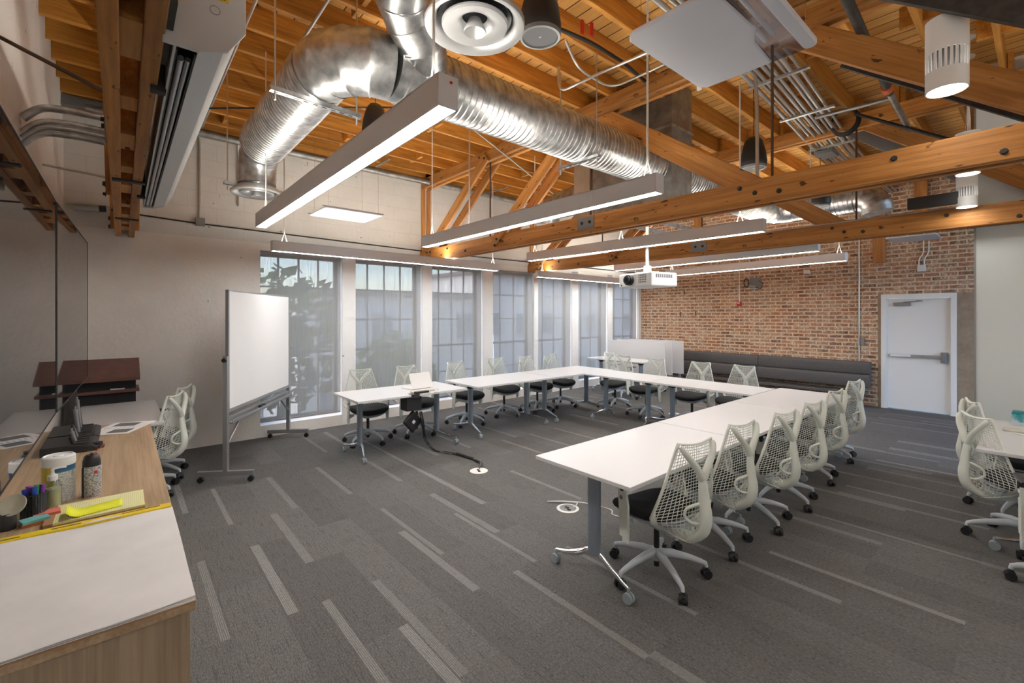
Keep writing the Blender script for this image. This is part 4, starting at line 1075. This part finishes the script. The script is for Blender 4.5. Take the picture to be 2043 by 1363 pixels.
obj('pole', MB().tube([(0, 0, .25), (0, 0, .83)], .021, 16), M['conduit'], t, smooth=40)
t = thing('strut_rail', 'pair of steel strut rails between the two trusses carrying the projector pole', 'rail', (0,0,0))
for x in (3.62, 4.0): obj('rail', MB().box(x-.02, x+.02, 4.09, 6.46, 2.82, 2.86), M['galv'], t)
obj('cross_plate', MB().box(3.60, 4.14, 4.70, 4.90, 2.805, 2.82), M['galv'], t)

# ================================================================== MOTORISED SCREEN HOUSING under the near truss
t = thing('screen_housing', 'long light grey projection screen housing hanging beside the near truss, black slot underneath', 'screen housing', (0,0,0))
hm = mat('housing_grey', (.60, .61, .62), .4)
sec = [(.20, 2.615), (.275, 2.64), (.325, 2.72), (.325, 2.82), (.27, 2.87), (.135, 2.87), (.135, 2.86), (.262, 2.86), (.315, 2.815), (.315, 2.725), (.268, 2.65), (.20, 2.63)]
obj('casing', MB().prism(sec, 'x', 2.10, 5.16).box(2.10, 5.16, .132, .14, 2.615, 2.87), hm, t)
obj('slot', MB().box(2.12, 5.10, .14, .20, 2.68, 2.69).box(2.12, 5.10, .14, .146, 2.62, 2.68).box(2.12, 5.10, .194, .20, 2.62, 2.68), M['black'], t)
obj('screen_bar', MB().tube([(2.15, .160, 2.63), (5.02, .160, 2.63)], .011, 12).tube([(2.15, .182, 2.632), (5.02, .182, 2.632)], .009, 12), M['alu'], t, smooth=40)
pl = [(.10, 2.60), (.20, 2.60), (.285, 2.63), (.34, 2.715), (.34, 2.90), (.27, 3.02), (.10, 3.02)]
e = obj('end_plate', MB().prism(pl, 'x', 5.16, 5.175), hm, t, bevel=.002)
obj('end_plate', MB().prism([(.132, 2.612), (.20, 2.612), (.28, 2.64), (.328, 2.72), (.328, 2.87), (.132, 2.87)], 'x', 2.085, 2.10), hm, t)
lb = obj('warning_label', MB().box(5.1755, 5.177, .20, .285, 2.80, 2.845), M['yellow'], e)
b = MB()
for k in range(4): b.box(5.177, 5.1776, .206, .206+[.07, .05, .072, .06][k], 2.806+k*.0095, 2.8095+k*.0095)
obj('label_lines', b, M['ink'], lb)
obj('knockout', MB().lathe([(.014, 0), (.016, 0), (.016, .001), (.014, .001)], (5.1755, .245, 2.76), 20, Matrix.Rotation(radians(90), 3, 'Y')), M['steel_grey'], e)
obj('cable_gland', MB().tube(smooth_path([(5.18, .17, 2.78), (5.20, .17, 2.83), (5.17, .14, 2.92), (5.1, .12, 3.05)]), .010, 10), M['steel_grey'], t, smooth=40)
for x in (2.5, 4.7): obj('hanger_strap', MB().box(x, x+.04, .085, .135, 2.60, 2.92), M['steel_dark'], t)
o = obj('strut_channel', MB().box(4.9, 5.35, .085, .128, 2.64, 2.76), M['steel_dark']); tag(o, 'dark steel channel piece between the near truss and the screen housing', 'channel')

# ================================================================== FLAT HANGING PANELS
def rounded(x0, x1, y0, y1, r, n=6, only=None):
    pts = []
    for (cx, cy, a0) in ((x1-r, y1-r, 0), (x0+r, y1-r, 90), (x0+r, y0+r, 180), (x1-r, y0+r, 270)):
        for k in range(n+1):
            a = radians(a0+90*k/n); pts.append((cx+r*cos(a), cy+r*sin(a)))
    return pts
wp = mat('panel_white', (.60, .60, .66), .5)
t = thing('flat_ceiling_panel', 'large flat white ceiling panel with rounded corners and a clear section, top right of centre', 'ceiling panel', (0,0,3.0), 0, 'flat hanging panels')
pts = [(6.19, 1.80), (6.20, 2.19), (6.155, 2.29), (6.14, 2.545), (5.81, 2.545), (5.785, 2.53), (5.765, 2.50), (5.765, 1.84), (5.785, 1.81), (5.82, 1.795)]
obj('white_plate', MB().prism(pts, 'z', 0, .022), wp, t, bevel=.008, bseg=3)
obj('clear_plate', MB().prism([(6.192, 1.80), (6.202, 2.19), (6.157, 2.29), (6.142, 2.545), (6.285, 2.545), (6.285, 1.80)], 'z', .004, .014), M['acrylic'], t)
obj('end_rail', MB().prism(rounded(6.285, 6.345, 1.80, 2.55, .028), 'z', 0, .035), wp, t, bevel=.010, bseg=3)
obj('suspension_wire', MB().tube([(5.82, 1.85, .02), (5.82, 1.85, 1.03)], .0015, 5).tube([(5.82, 2.48, .02), (5.82, 2.48, 1.03)], .0015, 5).tube([(6.31, 2.48, .03), (6.31, 2.48, 1.03)], .0015, 5).tube([(6.31, 1.86, .03), (6.31, 1.86, 1.03)], .0015, 5), M['chrome'], t)
def flat_panel(x0, x1, y0, y1, z, label):
    t = thing('flat_ceiling_panel', label, 'ceiling panel', (0, 0, z), 0, 'flat hanging panels')
    obj('white_plate', MB().prism(rounded(x0, x1, y0, y1, .03), 'z', 0, .02), wp, t, bevel=.006)
    obj('frame_rail', MB().box(x0+.02, x0+.05, y0-.02, y1+.02, .02, .03).box(x1-.05, x1-.02, y0-.02, y1+.02, .02, .03), M['alu'], t)
    b = MB()
    for (x, y) in ((x0+.05, y0+.05), (x1-.05, y0+.05), (x0+.05, y1-.05), (x1-.05, y1-.05)): b.tube([(x, y, .02), (x, y, 4.03-z)], .0015, 5)
    obj('suspension_wire', b, M['chrome'], t)
    return t
flat_panel(.80, 1.42, 1.86, 2.60, 3.0, 'flat white ceiling panel against the white block wall, left of centre')
flat_panel(5.42, 6.02, 9.15, 9.80, 2.90, 'flat white ceiling panel hanging in front of the brick wall above the door')

# ================================================================== PENDANT SPEAKERS
def speaker(x, y, z, s, label):
    t = thing('pendant_speaker', label, 'speaker', (x, y, z), 0, 'pendant speakers')
    obj('body', MB().lathe([(.105*s, .004), (.118*s, .02), (.124*s, .06), (.112*s, .16), (.085*s, .27), (.055*s, .31), (0, .315)], (0,0,0), 36), M['black'], t, smooth=50)
    obj('rim', MB().lathe([(.100*s, .006), (.104*s, -.004), (.118*s, -.002), (.121*s, .020), (.117*s, .020)], (0,0,0), 36), M['steel_grey'], t, smooth=50)
    g = obj('grille', MB().lathe([(0, .004), (.101*s, .004), (.101*s, .008), (0, .008)], (0,0,0), 36), mat('grille', (.10, .10, .105), .6), t)
    obj('badge', MB().cbox((0, 0, .003), (.016*s, .004*s, .002)), M['white'], g)
    obj('cable', MB().tube([(0, 0, .31), (.004, 0, .5), (0, 0, 4.03-z)], .004, 6), M['black'], t)
speaker(5.09, 1.90, 3.36, 1.02, 'large looking black pendant speaker beside the round diffuser at the top')
speaker(2.84, 1.86, 3.42, 1.0, 'black pendant speaker half hidden behind the nearest linear light')
speaker(5.13, 4.88, 3.19, 1.0, 'black pendant speaker above the middle truss beam at right of centre')
speaker(5.08, 7.18, 3.16, 1.0, 'black pendant speaker seen under the middle truss in front of the brick')
speaker(3.95, 5.42, 2.97, 1.0, 'black pendant speaker just above the projector light, behind the middle truss')

# ================================================================== PIPES, CONDUITS, RODS
def pipe(name, pts, r, m, label, cat, group=None, rad=.12, straps=0):
    P = bend_path(pts, rad) if len(pts) > 2 else [Vector(p) for p in pts]
    o = obj(name, MB().tube(P, r, 10), m, smooth=40); tag(o, label, cat, group); return o
pipe('water_pipe', [(.34, -.3, 3.93), (.34, 10.3, 3.93)], .05, M['galv_dark'], 'thick grey pipe running along the top of the window wall under the joists', 'pipe')
pipe('conduit', [(5.0, .735, 3.98), (.11, .735, 3.98), (.085, .745, 3.90), (.085, .745, 2.90)], .012, M['conduit'], 'steel conduit crossing the joists and dropping to a grey box on the block wall', 'conduit', rad=.08)
pipe('conduit', [(5.0, 1.12, 3.98), (.14, 1.16, 3.98), (.085, 1.17, 3.88), (.085, 1.17, 3.15)], .012, M['conduit'], 'steel conduit crossing the joists and dropping behind the far round diffuser', 'conduit', rad=.08)
o = obj('junction_box', MB().box(.07, .12, .70, .80, 2.83, 2.93), M['steel_grey'], bevel=.004); tag(o, 'grey metal junction box on the block wall at the foot of a conduit', 'junction box')
pipe('wall_conduit', [(.085, -.1, 2.90), (.085, .7, 2.86), (.085, 4.0, 2.80), (.085, 6.5, 2.80), (.085, 10.4, 2.80)], .009, M['cable'], 'thin dark cable run along the coved band of the window wall', 'cable')
for k, (z, r, lab) in enumerate(((3.04, .024, 'topmost'), (2.955, .018, 'second from the top'), (2.915, .018, 'third from the top'), (2.875, .018, 'lowest'))):
    pipe('side_conduit', [(2.86, -.48, z-.10), (2.88, -.40, z-.01), (2.90, -.25, z), (2.92, -.085, z-.01)], r, M['galv'], 'grey bent conduit between display wall and near truss, %s of four' % lab, 'conduit', 'bent conduits beside the near truss', .1)
pipe('side_conduit', [(1.9, -.48, 2.89), (1.9, -.085, 2.86)], .009, M['conduit'], 'single thin conduit below the bent ones at the left wall corner', 'conduit')
pipe('side_conduit', [(.10, -.47, 2.93), (.10, -.30, 2.94), (.10, -.06, 2.93)], .011, M['conduit'], 'thin pale conduit on the window wall left of the near truss', 'conduit')
o = obj('emergency_light', MB().tube([(.12, -.40, 2.88), (.12, -.20, 2.90)], .035, 14), M['alu'], smooth=40); obj('end_cap', MB().tube([(.12, -.20, 2.90), (.12, -.14, 2.905)], .036, 14), M['black'], o, smooth=40); tag(o, 'small silver cylinder lamp on the ledge left of the near truss', 'lamp')
o = obj('steel_channel', MB().box(.25, .37, -.485, .0, 4.02-.10, 4.02), M['steel_grey']); tag(o, 'grey steel channel under the joists in the far left ceiling corner', 'channel')
pipe('tie_rod', [(3.62, -.485, 3.11), (4.15, -.065, 2.76)], .010, M['rod'], 'dark tie rod running from the display wall up to the near truss', 'rod')
pipe('brace_rod', [(1.10, .30, 3.84), (2.88, 2.34, 3.84)], .009, M['steel_dark'], 'dark brace rod crossing in front of the round duct', 'rod')
pipe('brace_rod', [(2.914, 2.797, 3.84), (1.246, 6.13, 3.84)], .009, M['conduit'], 'thin brace rod slanting down behind the second linear light', 'rod')
# slotted struts holding the ducts
def strut(p0, p1, label, zt=4.03, w=.041):
    p0, p1 = Vector(p0), Vector(p1); L = (p1-p0).length; a = atan2(p1.y-p0.y, p1.x-p0.x)
    t = thing('slotted_strut', label, 'strut', p0, a, 'slotted struts')
    b = MB().box(0, L, -w/2, w/2, 0, .004).box(0, L, -w/2, -w/2+.003, 0, .03).box(0, L, w/2-.003, w/2, 0, .03)
    obj('channel', b, M['galv'], t)
    b = MB(); n = int(L/.06)
    for k in range(n): b.box(.02+k*.06, .05+k*.06, -.006, .006, -.0012, -.0002)
    obj('slots', b, M['black'], t)
    obj('threaded_rod', MB().tube([(.03, 0, -.05), (.03, 0, zt-p0.z)], .006, 8).tube([(L-.03, 0, -.05), (L-.03, 0, zt-p0.z)], .006, 8), M['conduit'], t, smooth=40)
strut((3.95, .69, 3.085), (3.91, 1.28, 3.085), 'pale slotted strut under the horizontal part of the round duct')
strut((1.93, .74, 2.96), (1.86, 1.32, 2.96), 'pale slotted strut holding the far round diffuser')
strut((4.0, 3.2, 3.095), (4.5, 3.2, 3.095), 'pale slotted strut under the long ribbed duct')
pipe('hanger_rod', [(3.0, 2.86, 2.62), (3.0, 2.86, 4.235)], .009, M['conduit'], 'steel hanger rod just behind the second linear light', 'rod')
# short timber and perforated straps near the wall
src = None
for (y) in (.45, 1.72, 3.02, 5.3, 7.4):
    if src is None:
        src = obj('perforated_strap', MB().box(.18, .75, -.022, .022, 4.018, 4.028), M['galv']); o = src; tag(o, 'perforated steel strap across the joist ends by the window wall', 'strap', 'perforated straps')
    else: o = src.copy(); COL.objects.link(o)
    o.location.y = y
    o['label'] = 'perforated steel strap across the joist ends by the window wall, %s' % {.45: 'beside the near truss', 1.72: 'above the first blind', 3.02: 'above the second blind', 5.3: 'just beyond the middle truss', 7.4: 'beyond the far truss'}[y]
# bent conduits above the middle truss
pipe('bent_conduit', [(4.10, 3.10, 4.02), (4.10, 3.10, 3.78), (4.60, 3.12, 3.78), (5.30, 3.22, 3.80)], .013, M['conduit'], 'bent steel conduit with a deep hook in front of the middle truss top', 'conduit', rad=.12)
pipe('bent_conduit', [(4.42, 2.85, 4.02), (4.42, 3.0, 3.84), (4.44, 3.45, 3.80), (5.30, 3.48, 3.82)], .011, M['conduit'], 'second thinner bent conduit in front of the middle truss top', 'conduit', rad=.15)
pipe('black_cable', [(4.40, 2.2, 4.0), (4.53, 2.65, 3.99), (4.60, 2.97, 3.97), (4.56, 3.47, 4.0), (4.50, 3.9, 4.0)], .016, M['cable'], 'thick black cable looping under the joists with red clips beside it', 'cable', rad=.1)
o = obj('red_clip', MB().box(4.60, 4.615, 2.83, 2.86, 3.99, 4.10), M['red']); tag(o, 'left red clip on the joist beside the black cable', 'clip', 'red clips'); o = o.copy(); COL.objects.link(o); o.location = (.03, .08, 0); o['label'] = 'right red clip on the joist beside the black cable'
# bundle of conduits running towards the brick wall
for k in range(8):
    dx = .055*k; dz = .0 if k % 2 else -.02
    pipe('ceiling_conduit', [(5.30+dx, 2.1, 3.92+dz), (5.27+dx, 4.2, 3.92+dz), (5.04+dx, 7.4, 3.92+dz), (4.95+dx, YN-.1, 3.92+dz)], .016 if k % 3 else .021, M['conduit'], 'steel conduit in the bundle above the middle truss, %s from the left' % ['first', 'second', 'third', 'fourth', 'fifth', 'sixth', 'seventh', 'eighth'][k], 'conduit', 'bundled ceiling conduits', .4)
for k, (x, y) in enumerate(((5.24, 2.6), (5.20, 4.55), (5.12, 5.6), (5.02, 6.9))):
    o = obj('conduit_clamp', MB().box(x, x+.52, y, y+.04, 3.865, 3.885), M['galv']); tag(o, 'steel clamp rail under the conduit bundle, %s' % ['nearest the camera', 'just past the middle truss', 'halfway to the far truss', 'beyond the far truss'][k], 'clamp rail', 'conduit clamp rails')
o = obj('junction_plate', MB().box(5.06, 5.26, 7.0, 7.3, 3.83, 3.87), M['steel_grey']); tag(o, 'grey plate under the conduit bundle near the brick wall', 'plate')
# sprinkler pipe
t = thing('sprinkler_pipe', 'dark iron sprinkler pipe with an orange coupling in the upper right ceiling', 'pipe', (0,0,0))
obj('run', MB().tube([(6.28, 2.6, 3.72), (6.14, 5.3, 3.72)], .032, 14), M['steel_dark'], t, smooth=40)
obj('run', MB().tube([(6.14, 5.3, 3.72), (6.07, 7.4, 3.72)], .026, 14), M['galv_dark'], t, smooth=40)
obj('coupling', MB().tube([(6.146, 5.12, 3.72), (6.142, 5.22, 3.72)], .044, 14), mat('orange_coupling', (.50, .10, .02), .5), t, smooth=40)
obj('branch', MB().tube([(6.14, 5.45, 3.72), (5.5, 5.50, 3.76)], .018, 12), M['galv_dark'], t, smooth=40)
# dark steel channels lying parallel to the web members
for (x0, z0, x1, z1, y, lab) in ((6.10, 3.70, 7.6, 2.55, 4.22, 'dark steel channel slanting down behind the middle truss at right'), (6.25, 3.86, 7.6, 2.82, 3.45, 'dark steel channel slanting down at the top right corner'), (5.50, 4.03, 6.50, 3.22, 6.75, 'grey steel channel slanting down behind the far truss')):
    L = hypot(x1-x0, z1-z0); a = atan2(z1-z0, x1-x0)
    o = obj('steel_channel', MB().box(0, L, -.03, .03, -.11, 0).box(0, L, -.03, .0, -.115, -.11), M['steel_dark'] if y < 6 else M['steel_grey'], loc=(x0, y, z0), rot=(0, -a, 0)); tag(o, lab, 'steel channel')
o = obj('linear_bar', MB().box(6.12, 6.56, 6.25, 6.30, 2.80, 2.92), M['black'], bevel=.003); tag(o, 'black rectangular bar resting against the partition above the far truss beam', 'bar')
# coil of black cable
b = MB()
for k in range(4):
    P = [(.15+.012*sin(k))*0+0 for _ in ()]
    b.tube([Vector((5.56+(.135+.006*k)*cos(q)*.9, 6.30+.02*k, 3.93+(.135+.006*k)*sin(q))) for q in [2*pi*i/28 for i in range(29)]], .010, 8)
o = obj('cable_coil', b, M['cable'], smooth=40); tag(o, 'coil of black cable hanging above the right end of the middle truss', 'cable')
pipe('black_cable', [(5.66, 6.30, 3.98), (6.0, 6.3, 3.75), (6.45, 6.3, 3.45)], .018, M['cable'], 'thick black cable sagging from the coil towards the partition', 'cable', rad=.2)
o = obj('tag_box', MB().cbox((5.15, 3.72, 3.66), (.035, .02, .10)), M['white']); obj('cord', MB().tube([(5.15, 3.72, 3.71), (5.15, 3.72, 4.0)], .006, 6), M['cable'], o); tag(o, 'small white sensor hanging on a black cord beneath the conduit bundle', 'sensor')
pipe('long_conduit', [(4.2, 6.50, 2.802), (6.55, 6.50, 2.802)], .012, M['conduit'], 'steel conduit lying along the top of the far truss beam', 'conduit')
pipe('long_conduit', [(4.9, 4.05, 2.815), (6.2, 4.05, 2.815)], .010, M['white'], 'pale conduit lying along the top of the middle truss beam', 'conduit')
pipe('bent_conduit', [(5.15, 4.35, 3.96), (5.35, 4.35, 3.92), (5.37, 4.35, 3.60), (5.37, 4.35, 2.85)], .015, M['conduit'], 'bent conduit dropping to the middle truss beam beside the hanging speaker', 'conduit', rad=.14)

# brick wall fittings
YB = YN-.012
pipe('wall_conduit', [(4.778, YB-.01, 4.0), (4.778, YB-.01, .10)], .014, M['conduit'], 'long vertical conduit on the brick wall left of the door', 'conduit')
o = obj('junction_box', MB().box(4.80, 4.86, YB-.04, YN, 1.14, 1.28), M['steel_grey'], bevel=.003); tag(o, 'small grey switch box on the conduit left of the door', 'junction box')
pipe('wall_conduit', [(2.575, YB-.005, 2.70), (2.575, YB-.005, 2.0)], .011, M['white'], 'short pale conduit above the red fire alarm', 'conduit')
o = obj('fire_alarm', MB().box(2.53, 2.62, YB-.05, YN, 1.90, 2.0), M['red'], bevel=.006); obj('strobe', MB().box(2.55, 2.60, YB-.06, YB-.05, 1.96, 1.98), M['white'], o); tag(o, 'red fire alarm strobe on the brick wall', 'fire alarm')
t = thing('wall_camera', 'small camera on a wall shelf with black coiled cable, on the brick wall', 'camera', (2.9, YN, 2.30))
obj('body', MB().tube([(-.06, -.10, .05), (.06, -.16, .02)], .028, 14), M['alu'], t, smooth=40)
obj('shelf', MB().box(-.12, .10, -.18, 0, -.03, -.022), M['white'], t); obj('backplate', MB().box(-.10, .13, -.012, 0, -.02, .22), M['steel_grey'], t)
b = MB(); b.tube([Vector((-.17+.05*cos(q), -.03, .12+.09*sin(q))) for q in [2*pi*i/20 for i in range(21)]], .010, 8); obj('cable', b, M['cable'], t, smooth=40)
obj('cable', MB().tube(smooth_path([(.10, -.05, .15), (.17, -.05, .10), (.15, -.06, -.02), (.06, -.10, .0)]), .006, 6), M['cable'], t, smooth=40)
o = obj('junction_box', MB().box(5.61, 5.72, YB-.04, YN, 2.46, 2.57), M['white'], bevel=.004); tag(o, 'white junction box on the brick wall above the door', 'junction box')
for k, x in enumerate((5.63, 5.70)): pipe('wall_conduit', [(x, YB-.01, 2.57), (x, YB-.01, 2.68), (x+.06, YB-.01, 2.78), (x+.06, YB-.01, 2.98)], .010, M['white'], '%s white conduit rising from the junction box above the door' % ['left', 'right'][k], 'conduit', rad=.05)
o = obj('light_switch', MB().box(6.36, 6.40, YB-.012, YN, 1.04, 1.18), M['white'], bevel=.002); tag(o, 'white switch plate between the door and the partition', 'switch')
o = obj('wall_sensor', MB().box(3.86, 3.96, YB-.05, YN, 2.54, 2.62), M['white'], bevel=.004); tag(o, 'small white box on the brick wall just below the last linear light', 'sensor')
for k, (x, z, lab) in enumerate(((1.25, 2.30, 'upper'), (1.15, 1.76, 'lower left'), (1.55, 1.78, 'lower right'))):
    o = obj('iron_anchor', MB().tube([(x, YN, z), (x, YN-.04, z), (x+.01, YN-.045, z-.10)], .012, 6), M['steel_dark']); tag(o, '%s rusty iron anchor on the left part of the brick wall' % lab, 'anchor', 'iron anchors')

# ================================================================== FLOOR BOXES, CABLES, TABLE THINGS
def floor_box(x, y, opened, label):
    t = thing('floor_box', label, 'floor box', (x, y, 0), 0, 'round floor boxes')
    obj('ring', MB().lathe([(.072, .001), (.098, .001), (.098, .004), (.074, .007), (.072, .001)], (0,0,0), 32), M['white'], t, smooth=30)
    obj('cover', MB().lathe([(0, .003), (.074, .003), (.074, .006), (0, .006)], (0,0,0), 32), M['white'] if not opened else M['steel_grey'], t)
    obj('outlet', MB().box(-.03, .005, -.01, .01, .006, .012).box(.02, .045, -.03, -.01, .006, .014), M['black'], t)
floor_box(3.05, 2.95, False, 'round white floor box by the end of the black cables')
floor_box(4.335, 2.97, True, 'open round floor box with white cables left of the near table leg')
floor_box(2.93, 7.2, False, 'round white floor box beyond the far table row')
o = obj('white_cord', MB().tube(smooth_path([(4.38, 2.99, .02), (4.36, 3.06, .035), (4.22, 3.0, .02), (4.12, 2.93, .006), (4.24, 3.03, .02), (4.40, 3.12, .03), (4.55, 3.22, .006), (4.62, 3.22, .006), (4.68, 3.16, .006), (4.84, 3.20, .006)]), .005, 8), M['cable_w'], smooth=40); tag(o, 'white power cord looping out of the open floor box', 'cord')
rn = random.Random(11)
for k in range(4):
    j = lambda s_: rn.uniform(-s_, s_)
    P = [(2.02, 2.80+.01*k, .50), (2.0+.02*k, 2.84+j(.01), .35), (2.02+j(.02), 2.87+j(.02), .16), (2.06+.03*k+j(.02), 2.95+j(.03), .02), (2.25+j(.03), 3.03+j(.03), .010), (2.48, 3.08+.012*k, .012), (2.66, 3.10+.010*k, .012), (2.78+j(.02), 3.12+j(.02), .02), (2.94, 3.05+.01*k, .035), (3.03, 2.97, .02)]
    o = obj('power_cord', MB().tube(smooth_path(P), .0055, 8), M['cable'] if k != 1 else M['steel_grey'], smooth=40); tag(o, ['black power cord on the left of the bundle running to the floor box', 'grey cord in the bundle running to the floor box', 'black power cord in the middle of the bundle to the floor box', 'black power cord on the right of the bundle to the floor box'][k], 'cord', 'cords to the floor box')
o = obj('cable_wrap', MB().tube(smooth_path([(2.0, 2.83, .42), (2.01, 2.85, .30), (2.03, 2.88, .18)]), .016, 10), M['cable'], smooth=40); tag(o, 'black sleeve around the hanging cords under the window row table', 'cable sleeve')
o = obj('cable_wrap', MB().tube([(2.42, 3.085, .016), (2.70, 3.12, .016)], .017, 10), M['cable'], smooth=40); tag(o, 'black sleeve around the cords on the carpet', 'cable sleeve')
t = thing('power_box', 'black power box clamped under the edge of the window row table', 'power box', (2.04, 2.70, .535))
obj('box', MB().box(-.14, .03, -.10, .10, .0, .172), M['black'], t, bevel=.004)
obj('clamp', MB().box(-.04, .07, -.055, .055, .195, .203).box(.058, .064, -.055, .055, .16, .203), M['steel_dark'], t)
o = obj('control_pouch', MB().cbox((0, 0, 0), (.045, .20, .21)), M['black'], loc=(1.97, 2.73, .38), rot=(radians(42), 0, radians(8)), bevel=.02, bseg=3)
obj('white_label', MB().cbox((.024, 0, 0), (.002, .04, .04)), M['white'], o); tag(o, 'black padded power adapter hanging from cords, small white label', 'power adapter')
# laptop seen from behind, with adapter
t = thing('laptop', 'open white laptop seen from behind on the window row table', 'laptop', (1.90, 3.0, .735), radians(6))
obj('base', MB().box(-.36, -.14, -.17, .15, .0, .014), M['white'], t, bevel=.003)
lid = obj('lid', MB().cbox((0, 0, .105), (.008, .32, .21)), M['white'], t, bevel=.003); lid.location = (-.12, -.01, .012); lid.rotation_euler = (0, radians(-24)*-1*-1, 0)
o = obj('power_strip', MB().box(1.96, 2.02, 2.70, 3.02, .736, .758), mat('beige_plastic', (.52, .49, .38), .5), bevel=.004); tag(o, 'beige power strip lying in front of the laptop', 'power strip')
o = obj('adapter', MB().box(2.02, 2.08, 2.72, 2.90, .736, .760), M['black'], bevel=.004); tag(o, 'black adapter at the table edge in front of the beige power strip', 'adapter')
o = obj('white_cord', MB().tube(smooth_path([(1.98, 3.0, .75), (2.04, 3.06, .755), (2.10, 2.98, .742), (2.09, 2.85, .70), (2.05, 2.78, .72)]), .005, 8), M['cable_w'], smooth=40); tag(o, 'white cord drooping over the table edge by the laptop', 'cord')
# tissue box and tray on the right table
t = thing('tissue_box', 'teal and white tissue box on the table at the right edge', 'tissue box', (6.99, 5.99, .736), radians(-3))
mt = mat('tissue_print', (.02, .3, .33), .5); c = NT(mt); cc = c.n('ShaderNodeTexCoord'); sp = c.n('ShaderNodeSeparateXYZ'); c.l(cc.outputs['Object'], sp.inputs[0]); nz = c.n('ShaderNodeTexNoise', i_Scale=22, i_Detail=4); c.l(cc.outputs['Object'], nz.inputs[0])
ad = c.n('ShaderNodeMath', operation='MULTIPLY_ADD'); c.l(sp.outputs[2], ad.inputs[0]); ad.inputs[1].default_value = 4.0; c.l(nz.outputs[0], ad.inputs[2])
c.col(c.ramp(ad.outputs[0], [(.62, (.60, .70, .74)), (.76, (.10, .38, .48)), (.92, (.01, .22, .24))]))
obj('carton', MB().box(-.12, .12, -.06, .06, 0, .115), mt, t, bevel=.002)
obj('tissue', MB().lathe([(.012, .114), (.022, .13), (.008, .15), (0, .152)], (0,0,0), 7), M['white'], t, smooth=50)
o = obj('keyboard_tray', MB().box(6.83, 7.20, 5.58, 5.70, .736, .750), mat('cream_tray', (.62, .60, .52), .5), rot=(0, 0, 0), bevel=.004); tag(o, 'cream plastic strip lying on the table at the right edge', 'tray')
o = obj('white_cord', MB().tube(smooth_path([(6.90, 5.50, .741), (7.0, 5.43, .741), (7.15, 5.46, .741), (7.3, 5.40, .741)]), .004, 8), M['cable_w'], smooth=40); tag(o, 'thin white cord lying on the table at the right edge', 'cord')
